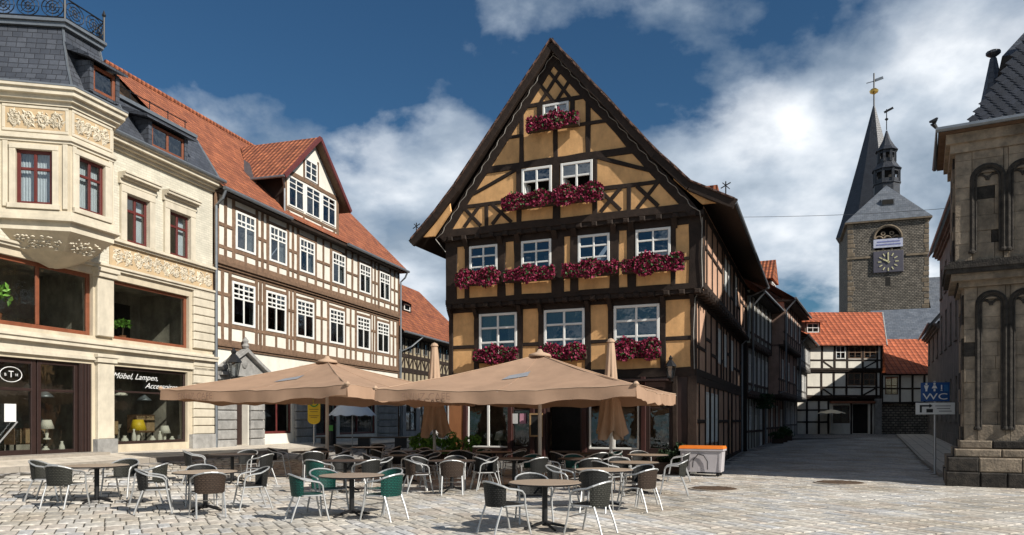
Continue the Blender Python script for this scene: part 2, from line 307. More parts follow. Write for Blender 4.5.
def thing(name, label, cat, loc=(0, 0, 0), deg=0, group=None):
    o = bpy.data.objects.new(name, None); COL.objects.link(o); o.location = loc; o.rotation_euler = (0, 0, R(deg)); o.empty_display_size = .2
    return tag(o, label, cat, group)
def tag(o, label=None, cat=None, group=None, kind=None):
    if label: o['label'] = label
    if cat: o['category'] = cat
    if group: o['group'] = group
    if kind: o['kind'] = kind
    return o
def text(s, size, m, parent, loc, rot=(R(90), 0, 0), shear=0., name='lettering', align='CENTER', ext=.004, xs=1.):
    c = bpy.data.curves.new('t', 'FONT'); c.body = s; c.size = size; c.shear = shear; c.align_x = align; c.align_y = 'CENTER'; c.extrude = ext; c.resolution_u = 3
    t = bpy.data.objects.new('t', c); COL.objects.link(t); bpy.context.view_layer.update()
    me = bpy.data.meshes.new_from_object(t.evaluated_get(bpy.context.evaluated_depsgraph_get())); bpy.data.objects.remove(t); bpy.data.curves.remove(c)
    me.materials.clear(); me.materials.append(m); o = put(name, me, parent, loc, rot); o.scale = (xs, 1, 1); return o
def copy_tree(o, parent=None):
    c = o.copy(); COL.objects.link(c); c.parent = parent
    for ch in list(o.children): copy_tree(ch, c)
    return c

def wall(mb, x0, x1, z0, z1, holes, y0=0., th=.3, left=None, right=None, extra=()):
    """wall sheet at depth y0 with rectangular openings (x0,x1,z0,z1) and their reveals; left/right(z) give sloping ends"""
    left = left or (lambda z: x0); right = right or (lambda z: x1)
    zs = sorted(set([z0, z1]+[h[2] for h in holes]+[h[3] for h in holes]+[e for e in extra])); zs = [z for z in zs if z0 <= z <= z1]
    for a, b in zip(zs, zs[1:]):
        mid = (a+b)/2; hs = sorted(h for h in holes if h[2] < mid < h[3])
        l = (left(a), left(b))
        for h in hs+[None]:
            r_ = (h[0], h[0]) if h else (right(a), right(b))
            if r_[0]-l[0] > 1e-4 or r_[1]-l[1] > 1e-4: mb.poly([(l[0], y0, a), (r_[0], y0, a), (r_[1], y0, b), (l[1], y0, b)])
            if h: l = (h[1], h[1])
    for h in holes:
        a, b, c, d = h; y1 = y0+th
        mb.poly([(a, y0, c), (a, y0, d), (a, y1, d), (a, y1, c)]); mb.poly([(b, y0, c), (b, y1, c), (b, y1, d), (b, y0, d)])
        mb.poly([(a, y0, d), (b, y0, d), (b, y1, d), (a, y1, d)]); mb.poly([(a, y0, c), (a, y1, c), (b, y1, c), (b, y0, c)])
def window(parent, x0, x1, z0, z1, y, cols=2, rows=(.6,), fm=None, gm=None, fw=.07, bw=.05, cur=0, name='window', opened=False, deep=.06, curtm=None):
    """casement set at depth y: frame mesh with pane sub-parts; rows = heights of the cross bars as fractions"""
    fm = fm or wpaint; gm = gm or glass; m = MB()
    j = U(0, .004)
    m.slab(x0, x0+fw, y-j, y+deep, z0, z1); m.slab(x1-fw, x1, y-j, y+deep, z0, z1); m.slab(x0+fw, x1-fw, y-j+.001, y+deep, z1-fw, z1); m.slab(x0+fw, x1-fw, y-j+.001, y+deep, z0, z0+fw)
    xs = [x0+fw+(x1-x0-2*fw)*i/cols for i in range(cols+1)]; zs = [z0+fw]+[z0+(z1-z0)*r_ for r_ in rows]+[z1-fw]
    for x in xs[1:-1]: m.slab(x-bw/2, x+bw/2, y+.006, y+deep, z0+fw, z1-fw)
    for z in zs[1:-1]: m.slab(x0+fw, x1-fw, y+.01, y+deep, z-bw/2, z+bw/2)
    w = m.build(name, fm, parent)
    for i in range(cols):
        for k in range(len(zs)-1):
            if opened and k == 0: continue
            a, b, c, d = xs[i], xs[i+1], zs[k], zs[k+1]; q = MB(); hw, hh = (b-a)/2, (d-c)/2
            q.box(-hw, hw, -.004, .004, -hh, hh); q.build('pane', gm, w, loc=((a+b)/2, y+deep*.7, (c+d)/2)).rotation_euler = (U(-.02, .02), 0, U(-.025, .025))
    if cur:
        m = MB(); n = 12; yy = y+deep+.12
        for s_, (ca, cb) in enumerate(((x0+.02, x0+(x1-x0)*(.5 if cur > .9 else .28)), (x1-(x1-x0)*(.5 if cur > .9 else .28), x1-.02))):
            zt = z1-.05; zb = z0+.02 if cur < .9 or cur > 1 else z0+.02
            if .4 < cur < .6: zt = z0+(z1-z0)*.55
            for i in range(n):
                a, b = ca+(cb-ca)*i/n, ca+(cb-ca)*(i+1)/n; m.poly([(a, yy+.02*(i % 2), zb), (b, yy+.02*((i+1) % 2), zb), (b, yy+.02*((i+1) % 2), zt), (a, yy+.02*(i % 2), zt)])
        m.build('curtain', curtm or curtain, w)
    return w
def timbers(parent, segs, m, y0=-.035, y1=.05, name='timber'):
    for p, q, w in segs: MB().beam(p, q, w, y0-U(0, .012), y1).build(name, m, parent)

# ---------------------------------------------------------------- terrain
def g(X, Y):
    d = (X+11.52)*.9583-(Y-28.5)*.2857
    a = max(0, 1-max(d, 0)/11); h = .7*a*a
    t = min(max((Y-30)/32, 0), 1)
    return h+.58*t*(1-h/.7)

def build_ground():
    xs = [-900, -400, -160, -90]+[i*1.5 for i in range(-40, 48)]+[90, 160, 400, 900]
    ys = [-600, -200, -60]+[i*1.5 for i in range(-16, 90)]+[160, 260, 500, 1200]
    m = MB(); vs = [(x, y, g(x, y)) for y in ys for x in xs]; n = len(xs)
    fs = [(j*n+i, j*n+i+1, (j+1)*n+i+1, (j+1)*n+i) for j in range(len(ys)-1) for i in range(n-1)]
    m.add(vs, fs); gr = m.build('market_square', street, None, True); tag(gr, kind='structure')
    # setts: long joints run away to the left, rows across
    j = Vector((-.469, .883)); k = Vector((.883, .469))
    pal = [(.50, .46, .395), (.54, .505, .45), (.47, .445, .405), (.50, .445, .385), (.46, .445, .425), (.56, .53, .48), (.50, .47, .42), (.45, .445, .435), (.53, .48, .415), (.48, .435, .375)]
    st = []
    def in_lane(x, y):
        if not (22.8 < y < 54 and x > 5.4) or (x-13.2)*.90-(y-22.6)*.435 > -.15: return False
        if y < 24 and x > 5.4: return True
        return ((x-5.94)*.923-(y-24)*.384 > .35) if y < 38 else ((x-11.75)*.891-(y-38)*.454 > .75)
    P = .52; a0 = -10
    for r_ in range(0, 88):
        u = a0+r_*P; v = -12+U(0, .2)
        while v < 50:
            w = U(.17, .31); l = P*U(.95, .985); c = j*(u+U(-.015, .015))+k*(v+w/2); v += w
            if (9.6 < c.y < 27 and abs(c.x/c.y) < .76 and not (c.y > 22.8 and c.x > 5.4)) or in_lane(c.x, c.y):
                d = (c.x+11.52)*.9583-(c.y-28.5)*.2857
                if d > 2.6: st.append((c, w*U(.91, .955), l, random.choice(pal), U(.85, 1.12)))
    vis = [s for s in st if abs(s[0].x/s[0].y) < .70 and s[0].y > 11.0]; vis.sort(key=lambda s: s[0].y)
    near = set(id(s) for s in vis[:300]); ang = math.atan2(k.y, k.x)
    def stone(mb, c, w, l, z, h, col, k=k, j=j):
        mb.cur = col; b = .014; hw, hl = w/2, l/2
        def ring(d, zz): return [(c[0]+k.x*sx*(hw-d)+j.x*sy*(hl-d), c[1]+k.y*sx*(hw-d)+j.y*sy*(hl-d), zz) for sx, sy in ((-1, -1), (1, -1), (1, 1), (-1, 1))]
        vs = ring(0, z-.02)+ring(0, z+h*.5)+ring(b, z+h); fs = [(8, 9, 10, 11)]
        for a in (0, 4):
            for i in range(4): fs.append((a+i, a+(i+1) % 4, a+4+(i+1) % 4, a+4+i))
        mb.add(vs, fs)
    protos = []
    for i in range(14):
        p = pal[i % 10]; b = U(.88, 1.12); m = MB(); stone(m, (0, 0), .25, .54, 0, .022, tuple(c*b for c in p), Vector((1, 0)), Vector((0, 1))); protos.append(m.mesh('paving_stone', stone_tint))
    rest = MB()
    for s in st:
        c, w, l, col, b = s; z = g(c.x, c.y); h = U(.014, .024)
        if id(s) in near:
            o = put('paving_stone', random.choice(protos), gr, (c.x, c.y, z))
            o.scale = (w/.25, l/.54, 1); o.rotation_euler = (U(-.012, .012), U(-.012, .012), ang)
        else: stone(rest, c, w, l, z, h, tuple(x*b for x in col))
    tag(rest.build('setts', stone_tint, gr), kind='stuff')
    # joint bed below the setts
    m = MB(); n1, n2 = 40, 26
    def edge(t, y): return (-.78+1.54*t)*y
    vs = []
    for b in range(n2+1):
        y = 9.4+(27.2-9.4)*b/n2
        for a in range(n1+1):
            x = edge(a/n1, y); vs.append((x, y, g(x, y)+.004))
    fs = []
    for b in range(n2):
        for a in range(n1):
            i = b*(n1+1)+a; cx = sum(vs[q][0] for q in (i, i+1))/2; cy = vs[i][1]+.3
            if cy > 22.5 and cx > 4.9: continue
            if (cx+11.52)*.9583-(cy-28.5)*.2857 < 2.9: continue
            fs.append((i, i+1, i+n1+2, i+n1+1))
    m.add(vs, fs); n = 24; vs = []; fs = []
    for b in range(n+1):
        y = 22.5+31*b/n; xl = (5.2 if y < 24 else 5.94+(y-24)*.416+.2) if y < 38 else 11.75+(y-38)*.51+.7; xr = 13.2+(y-22.6)*.483-.1
        for a in range(9): x = xl+(xr-xl)*a/8; vs.append((x, y, g(x, y)+.005))
    fs = [(b*9+a, b*9+a+1, b*9+a+10, b*9+a+9) for b in range(n) for a in range(8)]; m.add(vs, fs); m.build('joint_bed', asph, gr)
    # pavement along the left houses, with kerb stones
    fr = thing_frame(-11.52, 28.5, 73.4)
    pv = bpy.data.objects.new('pavement', None); COL.objects.link(pv); pv.location = (-11.52, 28.5, .0); pv.rotation_euler = (0, 0, R(73.4)); tag(pv, kind='structure')
    m = MB(); n = 30
    for i in range(n):
        a, b = -14+46*i/n, -14+46*(i+1)/n
        vs = []
        for x in (a, b):
            for y in (-2.05, .5): X, Y = fr(x, y); vs.append((x, y, max(g(X, Y), .55)+.035))
        m.add(vs, [(0, 1, 3, 2)[::-1]])
    m.build('paving', tiled('pavement_slabs', (.62, .55, .45), (.54, .48, .40), (.3, .26, .21), .5, .5, .02, bump=.15, noise=.12), pv)
    x = -14
    while x < 32:
        l = U(.9, 1.2); X, Y = fr(x, -2.1); z = max(g(X, Y), .55); q = MB(); q.box(x, x+l-.015, -2.2, -2.05, z-.4, z+.04); q.build('kerb_stone', kerbst, pv); x += l
    # kerb and pavement on the right of the street
    pr = bpy.data.objects.new('pavement', None); COL.objects.link(pr); pr.location = (13.2, 22.6, 0); pr.rotation_euler = (0, 0, R(64.2)); tag(pr, kind='structure')
    fr2 = thing_frame(13.2, 22.6, 64.2); m = MB(); x = 0
    while x < 40:
        l = U(.9, 1.2); X, Y = fr2(x, 0); z = g(X, Y); q = MB(); q.box(x, x+l-.015, -.02, .14, z-.3, z+.12); q.build('kerb_stone', kerbst, pr)
        X2, Y2 = fr2(x+l, 0); m.add([(x, .14, z+.115), (x, -3.2, z+.115), (x+l, -3.2, g(X2, Y2)+.115), (x+l, .14, g(X2, Y2)+.115)], [(0, 1, 2, 3)]); x += l
    m.build('paving', MATS['pavement_slabs'], pr)
    return gr
def thing_frame(ox, oy, deg):
    c, s = math.cos(R(deg)), math.sin(R(deg)); return lambda x, y: (ox+x*c-y*s, oy+x*s+y*c)
ground = build_ground()

# ================================================================ the ochre timber-framed gable house
MW, MD = 8.94, 15.0
MO = (-2.3135, 27.4356); MDEG = -22.6
Mf = thing_frame(MO[0], MO[1], MDEG)
def build_main():
    h = thing('gable_house', 'ochre and black half-timbered cafe house with tall pointed gable facing the square', 'house', (MO[0], MO[1], 0), MDEG)
    # ground floor front: dark boarding with shop openings
    gh = [(.72, 2.38, .75, 2.75), (2.5, 3.2, .75, 2.75), (3.85, 5.05, .02, 2.75), (5.35, 7.1, .75, 2.75), (7.4, 8.15, .75, 2.75)]
    m = MB(); wall(m, 0, MW, -.3, 3.2, gh); m.build('shop_wall', darkbr, h)
    MB().box(-.002, .6, -.05, .02, -.2, 3.18).build('plaster_panel', mat('terracotta_plaster', (.36, .15, .06), .9, .1, 3, .1, dirt=.15), h)
    for x in (.66, 2.44, 3.3, 3.7, 5.2, 7.25, 8.3, 8.85): MB().beam((x, -.2), (x, 3.19), .16 if x < 8.5 else .3, -.07-U(0, .01), .05).build('post', mat('dark_oxblood', (.05, .016, .013), .5, .15, 6) if x not in (8.3, 8.85) else oak, h)
    window(h, .72, 2.38, .75, 2.75, .03, 2, (), wpaint, shopglass, .06, .09, name='shop_window')
    window(h, 2.5, 3.2, .75, 2.75, .03, 1, (.68,), darkbr, shopglass, .06, name='shop_window')
    w3 = window(h, 5.35, 7.1, .75, 2.75, .03, 2, (), wpaint, shopglass, .07, .1, name='shop_window')
    window(h, 7.4, 8.15, .75, 2.75, .03, 1, (.7,), darkbr, shopglass, .06, name='shop_window')
    text('CAFÉ', .36, signw, w3, (6.36, .02, 2.36))
    for x in (2.6, 2.92): MB().box(x-.12, x+.12, .012, .02, 1.62, 1.98).build('notice', signw if x < 2.7 else mat('pink_paper', (.62, .30, .38), .8), h)
    # interiors behind the shop windows
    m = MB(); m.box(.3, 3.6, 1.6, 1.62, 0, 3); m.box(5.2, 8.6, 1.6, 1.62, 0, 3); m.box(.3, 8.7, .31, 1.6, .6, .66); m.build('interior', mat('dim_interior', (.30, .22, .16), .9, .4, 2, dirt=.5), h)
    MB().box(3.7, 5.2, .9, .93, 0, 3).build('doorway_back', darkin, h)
    # first floor
    wins1 = [(1.22, 2.71), (3.73, 5.22), (6.24, 7.79)]
    z1, z2 = 3.42, 5.78
    m = MB(); wall(m, 0, MW, 3.2, 5.95, [(a, b, 4.05, 5.6) for a, b in wins1]); m.build('plaster_wall', ochre, h)
    for a, b in wins1:
        w = window(h, a, b, 4.05, 5.6, -.05, 2, (.32, .66), wpaint, glass, .09, .075, cur=.3, deep=.07)
        MB().box(a+.06, b-.06, .10, .11, 5.06, 5.58).build('blind', mat('green_blind', (.42, .45, .24), .9, .08, 5), w)
    S = [((0, 3.32), (MW, 3.32), .30), ((0, 5.76), (MW, 5.76), .16), ((.07, 3.4), (.07, 5.8), .16), ((8.87, 3.4), (8.87, 5.8), .16)]
    for a, b in wins1: S += [((a-.11, 3.4), (a-.11, 5.75), .2), ((b+.11, 3.4), (b+.11, 5.75), .2), ((a, 3.92), (b, 3.92), .22), ((a, 5.67), (b, 5.67), .13)]
    for a, b in ((.14, 1.02), (2.9, 3.54), (5.42, 6.04), (7.99, 8.8)): S.append(((a, 4.43), (b, 4.43), .13))
    timbers(h, S, oak)
    # second floor, jettied 0.3 m to the front and right
    yb = -.3; X1 = MW+.3
    wins2 = [(.97, 2.08), (2.99, 4.11), (5.07, 6.18), (7.06, 8.21)]
    m = MB(); wall(m, 0, X1, 5.98, 8.25, [(a, b, 6.85, 8.02) for a, b in wins2], yb); m.build('plaster_wall', ochre, h)
    for i, (a, b) in enumerate(wins2): window(h, a, b, 6.85, 8.02, yb-.05, 2, (.34, .67), wpaint, glass, .085, .06, deep=.07, cur=.5 if i % 2 else 0)
    S = [((0, 6.06), (X1, 6.06), .2), ((0, 8.16), (X1, 8.16), .22), ((.23, 6.1), (.23, 8.1), .46), ((X1-.22, 6.1), (X1-.22, 8.1), .46)]
    prev = .78
    for i, (a, b) in enumerate(wins2):
        pl = [.78, 2.38, 4.58, 6.49, 8.37]; pr = [.78, 2.71, 4.79, 6.77, 8.37]
        S += [(((pr[i]+a)/2, 6.1), ((pr[i]+a)/2, 8.1), a-pr[i]), (((b+pl[i+1])/2, 6.1), ((b+pl[i+1])/2, 8.1), pl[i+1]-b), ((a, 6.78), (b, 6.78), .13), ((a, 8.06), (b, 8.06), .08)]
    for a, b in ((.46, .78), (2.38, 2.71), (4.58, 4.79), (6.49, 6.77), (8.36, 8.79)): S.append(((a, 6.95), (b, 6.95), .12))
    timbers(h, S, oak, yb-.035, yb+.05)
    m = MB(); m.box(0.02, X1-.02, yb+.01, .3, 5.83, 5.97); m.build('jetty_underside', oak, h)
    for i in range(19):
        x = .15+i*.495; MB().slab(x-.1, x+.1, yb-.09-U(0, .01), .05, 5.80, 5.96, .03).build('joist_end', oak, h)
    for x in (.08, 1.1, 2.83, 3.61, 5.34, 6.12, 7.91, 8.86): MB().prismx([(-.04, 5.45), (-.28, 5.80), (-.04, 5.80)], x-.07, x+.07).build('bracket', oak, h)
    # gable, jettied again
    yg = -.5; ax, az = 4.26, 14.30
    lx = lambda z: ax-(az-z)*(ax+.25)/(az-8.3)
    rx = lambda z: ax+(az-z)*(9.15-ax)/(az-8.3)
    holes = [(3.87, 4.81, 11.92, 12.58), (3.09, 4.2, 9.3, 10.48), (4.52, 5.65, 9.3, 10.48)]
    m = MB(); wall(m, 0, 9, 8.42, 14.3, holes, yg, .3, lx, rx); m.build('gable_plaster', ochre, h)
    window(h, 3.87, 4.81, 11.92, 12.58, yg-.05, 2, (.5,), wpaint, glass, .08, .07)
    for a, b in ((3.09, 4.2), (4.52, 5.65)):
        w = window(h, a, b, 9.3, 10.48, yg-.05, 2, (.6,), wpaint, glass, .085, .07, opened=True)
        for sx, x in ((1, a+.09), (-1, b-.09)):
            q = MB(); q.slab(-.03, .03, 0, .36, -.28, .28, .005); q.box(-.03, .03, 0, .36, .24, .30); c = q.build('casement', wpaint, w, loc=(x, yg+.02, 9.68)); c.rotation_euler = (0, 0, sx*R(-12))
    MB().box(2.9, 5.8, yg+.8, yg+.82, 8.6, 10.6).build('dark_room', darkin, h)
    S = [((lx(8.55), 8.52), (rx(8.55), 8.52), .26)]
    # rafters on the gable face
    for f, s in ((lx, 1), (rx, -1)):
        S.append(((f(8.3)+s*.18, 8.36), (ax+s*.1, az-.02), .36))
    S += [((lx(12.66)+.2, 12.64), (rx(12.66)-.2, 12.64), .15), ((lx(10.62)+.2, 10.62), (rx(10.62)-.2, 10.62), .24), ((lx(11.66)+.2, 11.66), (3.05, 11.66), .12), ((4.9, 11.71), (rx(11.7)-.2, 11.71), .12),
          ((lx(9.42)+.2, 9.42), (3.0, 9.42), .14), ((5.72, 9.46), (rx(9.46)-.2, 9.46), .14)]
    for x, a, b, w in ((3.08, 10.7, 12.6, .17), (3.74, 11.7, 12.6, .17), (4.33, 10.7, 11.85, .17), (4.93, 11.7, 12.6, .16), (5.48, 10.7, 12.6, .17), (2.98, 8.6, 10.55, .19), (4.36, 8.6, 10.55, .26), (5.72, 8.6, 10.55, .16),
                       (1.73, 8.6, 9.4, .15), (6.88, 8.6, 9.42, .15)):
        if w > .05: S.append(((x, a), (x, b), w))
    S += [((3.74, 11.88), (4.94, 11.88), .1), ((3.0, 9.22), (5.75, 9.22), .14)]
    for p, q in (((.85, 8.68), (1.45, 9.38)), ((.85, 9.38), (1.5, 8.68)), ((1.95, 9.38), (2.7, 8.68)), ((1.95, 8.68), (2.6, 9.38)), ((5.92, 9.40), (6.6, 8.68)), ((5.92, 8.68), (6.6, 9.4)), ((7.15, 9.4), (7.85, 8.68)), ((7.15, 8.66), (7.85, 9.46)),
                 ((1.22, 9.84), (2.92, 10.52)), ((5.78, 10.54), (7.75, 9.80))): S.append((p, q, .13))
    # lattice under the peak: members parallel to the rafters
    sl_ = (az-8.3)/(ax+.25); 
    for k_ in (.62, 1.24):
        for s in (1, -1):
            # start on the collar at distance k_ from the rafter foot, run parallel to that rafter up to the other one
            f0 = lx(12.7)+.1 if s == 1 else rx(12.7)-.1; x0 = f0+s*k_; # going up toward the opposite side
            hmax = (abs((rx(12.7) if s == 1 else lx(12.7))-x0))/2*sl_*.98
            S.append(((x0, 12.7), (x0+s*hmax/sl_, 12.7+hmax), .12))
    timbers(h, S, oak, yg-.035, yg+.05)
    for i in range(17):
        x = .3+i*.54; MB().slab(x-.1, x+.1, yg-.06-U(0, .01), yb, 8.24, 8.40, .03).build('joist_end', oak, h)
    m = MB(); m.box(-.05, X1+.05, yg+.005, .3, 8.26, 8.41); m.build('jetty_underside', oak, h)
    for x in (.85, 2.2, 2.88, 4.25, 4.95, 6.32, 6.93, 8.34): MB().prismx([(yb-.02, 7.95), (yg-.04, 8.24), (yb-.02, 8.24)], x-.09, x+.09).build('bracket', oak, h)
    # side wall facing the lane
    sx = MW
    def side(name, x, za, zb, holes, m_): 
        q = MB(); wall(q, 0, MD, za, zb, holes); me = q.mesh(name, m_); o = put(name, me, h, (x, 0, 0), (0, 0, R(90))); return o
    gl = [(2.3, 3.1), (3.6, 4.4), (4.75, 5.55)]
    s0 = side('side_wall', sx, -.4, 3.2, [(a, b, .9, 2.75) for a, b in gl]+[(9.4, 10.4, 0, 2.2)], ochre_s)
    f1 = [(5.6, 6.5), (7.6, 8.5), (10.2, 11.1)]; f2 = [(5.5, 6.3), (6.6, 7.4), (9.3, 10.1)]
    s1 = side('side_wall', sx, 3.2, 5.9, [(a, b, 4.0, 5.4) for a, b in f1], ochre_s)
    s2 = side('side_wall', sx+.3, 5.9, 8.6, [(a, b, 6.8, 8.1) for a, b in f2], ochre_s)
    s2.location.y = -.3
    for a, b in gl: window(s0, a, b, .9, 2.75, -.02, 2, (.5,), wpaint, glass, .07, .05, cur=1.2, name='window')
    for a, b in f1: window(s1, a, b, 4.0, 5.4, -.02, 2, (.6,), wpaint, glass, .07, .05, cur=1.2)
    for a, b in f2: window(s2, a, b, 6.8, 8.1, -.02, 2, (.6,), wpaint, glass, .07, .05, cur=1.2)
    def posts(o, za, zb, holes, n, skip=()):
        S = [((0, za+.12), (MD, za+.12), .24), ((0, zb-.12), (MD, zb-.12), .24), ((0, (za+zb)/2-.35), (MD, (za+zb)/2-.35), .13)]
        S = [s for s in S[:2]]
        xs = [.12]+[MD*(i+.5)/n+U(-.1, .1) for i in range(n)]+[MD-.12]+[h_[0]-.1 for h_ in holes]+[h_[1]+.1 for h_ in holes]
        xs = [x for x in xs if not any(a-.05 < x < b+.05 for a, b in holes)]
        S += [((x, za), (x, zb), .12 if x > .2 else .22) for x in xs]
        xs.sort()
        for a, b in zip(xs, xs[1:]):
            if b-a > .3 and not any(a < (c+d)/2 < b for c, d in holes): z = (za+zb)/2+random.choice((-.35, .1)); S.append(((a, z), (b, z), .12))
        timbers(o, S, oak, -.035, .04)
    posts(s0, 0, 3.2, gl+[(9.4, 10.4)], 9); posts(s1, 3.2, 5.85, f1, 10); posts(s2, 5.95, 8.5, f2, 11)
    m = MB(); m.box(sx-.1, sx+.29, -.28, MD, 5.82, 5.96); m.build('jetty_underside', oak, h)
    for i in range(26): MB().box(sx, sx+.42, -.2+i*.6, 0+i*.6, 5.78, 5.94).build('joist_end', oak, h)
    MB().box(9.4-9.4+sx-.06, sx-.05, 9.4, 10.4, 0, 2.2).build('side_door', darkbr, h)
    # left and rear walls
    m = MB(); m.poly([(0, 0, -.3), (0, 0, 5.9), (0, MD, 5.9), (0, MD, -.3)]); m.poly([(0, yb, 5.9), (0, yb, 8.6), (0, MD, 8.6), (0, MD, 5.9)])
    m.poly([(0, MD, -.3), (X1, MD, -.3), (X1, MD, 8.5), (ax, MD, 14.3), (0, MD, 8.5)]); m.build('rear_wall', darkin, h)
    # roof: two slopes with a kicked eave, boards below, tiles above
    prof = [(-1.20, 8.37), (-.25, 9.25), (.61, 10.17), (ax, 14.64), (7.79, 10.42), (8.9, 9.26), (10.26, 8.53)]
    ya, yz = -.75, MD+.3; m = MB(); u = MB()
    for (a, b) in zip(prof, prof[1:]):
        m.add([(a[0], ya, a[1]), (b[0], ya, b[1]), (b[0], yz, b[1]), (a[0], yz, a[1])], [(0, 1, 2, 3)])
        u.add([(a[0], ya+.02, a[1]-.16), (b[0], ya+.02, b[1]-.16), (b[0], yz, b[1]-.16), (a[0], yz, a[1]-.16)], [(0, 3, 2, 1)])
    m.build('roof', tiled('dark_roof_tile', (.16, .085, .06), (.10, .06, .05), (.04, .03, .025), .24, .32, .02, .9, .9, .0, .25, round_=True), h); u.build('soffit', oak, h)
    for i, (a, b) in enumerate(zip(prof, prof[1:])):
        MB().beam((a[0], a[1]-.13), (b[0], b[1]-.13), .3, ya-.03-i*.004, ya+.10).build('bargeboard', oak, h)
        MB().beam((a[0], a[1]+.03), (b[0], b[1]+.03), .06, ya-.08-i*.004, ya+.12).build('verge_tiles', MATS['dark_roof_tile'], h)
    # small infill panels and struts in the kicked corners
    for pts in ([(-.75, 8.46), (-.32, 8.46), (.36, 9.30), (.30, 9.66)], [(9.80, 8.56), (9.25, 8.56), (8.35, 9.45), (8.45, 9.70)]):
        q = MB(); q.prism(pts if pts[0][0] < 0 else pts[::-1], yg-.12, yg-.02); q.build('plaster_panel', ochre, h)
    m = MB(); m.tube([(10.26, ya, 8.47), (10.26, yz, 8.47)], .075, 8); m.build('gutter', zinc, h)
    m = MB(); m.tube([(-1.20, ya, 8.31), (-1.20, yz, 8.31)], .07, 8); m.build('gutter', zinc, h)
    m = MB(); m.tube([(10.3, 14.6, 8.35), (9.4, 14.8, 8.0), (9.32, 14.85, 5.9), (9.02, 14.85, 5.6), (9.02, 14.85, 0)], .05, 8); m.build('downpipe', zinc, h)
    # rope of lights zig-zagging along the rafters and down the corner
    for f, s in ((lx, 1), (rx, -1)):
        pts = []
        for i in range(61):
            z = 14.3-5.75*i/60; pts.append((f(z)+s*(.03+.04*math.sin(i*1.5)), yg-.07, z))
        pts += [(f(8.4)-s*.1, yg-.08, 8.35), (f(8.4)+s*(-.15 if s < 0 else .2), yb-.06, 7.9)]
        m = MB(); m.tube(pts, .014, 4); m.build('light_rope', mat('rope_light', (.30, .28, .25), .4), h)
    m = MB(); m.tube([(9.22, yb-.07, 8.2), (9.2, yb-.08, 7), (9.23, yb-.07, 6), (8.95, -.09, 5.7), (8.9, -.08, 4.6), (8.93, -.09, 3.4)], .016, 4); m.build('cable', MATS['rope_light'], h)
    # finials at the eave corners, small roof dormer
    for x, z in ((-1.15, 8.62), (9.95, 8.78)):
        m = MB(); m.tube([(x, ya+.3, z), (x, ya+.3, z+.45)], .02, 5); m.tube([(x-.15, ya+.3, z+.25), (x+.15, ya+.3, z+.4)], .018, 5); m.tube([(x-.1, ya+.3, z+.42), (x+.12, ya+.3, z+.2)], .015, 5); m.build('eave_finial', blackm, h)
    m = MB(); m.lathe([(.05, 0), (.07, .05), (.03, .1), (.04, .14), (.01, .2)], 8, (ax, ya+.15, 14.6)); m.build('ridge_finial', blackm, h)
    m = MB(); m.prismx([(6.0, 0), (7.6, 0), (7.6, .6), (6.0, .9)], -.4, .9); me = m.mesh('roof_dormer', tile_old); put('roof_dormer', me, h, (8.0, 0, 10.25))
    # blackboard and slim wall lantern bracket belong to the front
    m = MB(); m.box(3.25, 3.68, -.10, -.075, 1.2, 1.95); m.build('menu_board', mat('chalkboard', (.02, .02, .02), .8), h)
    q = MB(); q.box(3.22, 3.71, -.12, -.09, 1.93, 1.99); q.box(3.22, 3.71, -.12, -.09, 1.16, 1.22); q.box(3.22, 3.27, -.12, -.09, 1.22, 1.93); q.box(3.66, 3.71, -.12, -.09, 1.22, 1.93); q.build('menu_board_frame', mat('pine_frame', (.42, .27, .13), .6), h)
    m = MB(); m.box(5.2, 8.2, -1.0, -.09, 3.0, 3.06); m.build('awning_board', darkbr, h)
    m = MB(); m.box(-.05, MW+.05, -.10, .02, -.3, .28); m.build('plinth', greyst, h)
build_main()

# lamps in the cafe window
def table_lamp(P, label, s=1., shade=None):
    t = thing('table_lamp', label, 'lamp', P)
    MB().lathe([(.09*s, 0), (.10*s, .03*s), (.03*s, .06*s), (.05*s, .16*s), (.025*s, .30*s), (.02*s, .34*s)], 10).build('lamp_base', lampsh, t, True)
    MB().lathe([(.19*s, .30*s), (.11*s, .55*s)], 14).build('lamp_shade', shade or lampsh, t, True)
for x, z, s, l in ((1.75, .66, 1.15, 'white table lamp in the cafe window left of the doorway'), (5.95, .66, 1.1, 'white table lamp standing left in the CAFE lettered window'), (6.75, .66, 1.0, 'white table lamp standing right in the CAFE lettered window')):
    X, Y = Mf(x, .62); table_lamp((X, Y, z), l, s)
for i, (x, z) in enumerate(((6.1, 1.75), (2.0, 1.8), (7.75, 1.3))):
    X, Y = Mf(x, .9); t = thing('pendant_lamp', ['white round paper lamp hanging in the CAFE lettered window', 'white round paper lamp hanging in the window left of the cafe door', 'white round paper lamp hanging in the rightmost cafe shop window'][i], 'lamp', (X, Y, z))
    MB().lathe([(.02, -.16), (.1, -.13), (.16, 0), (.1, .13), (.02, .16)], 12).build('lamp_globe', lampsh, t, True); MB().tube([(0, 0, .15), (0, 0, 3.0-z)], .008, 4).build('flex', blackm, t)

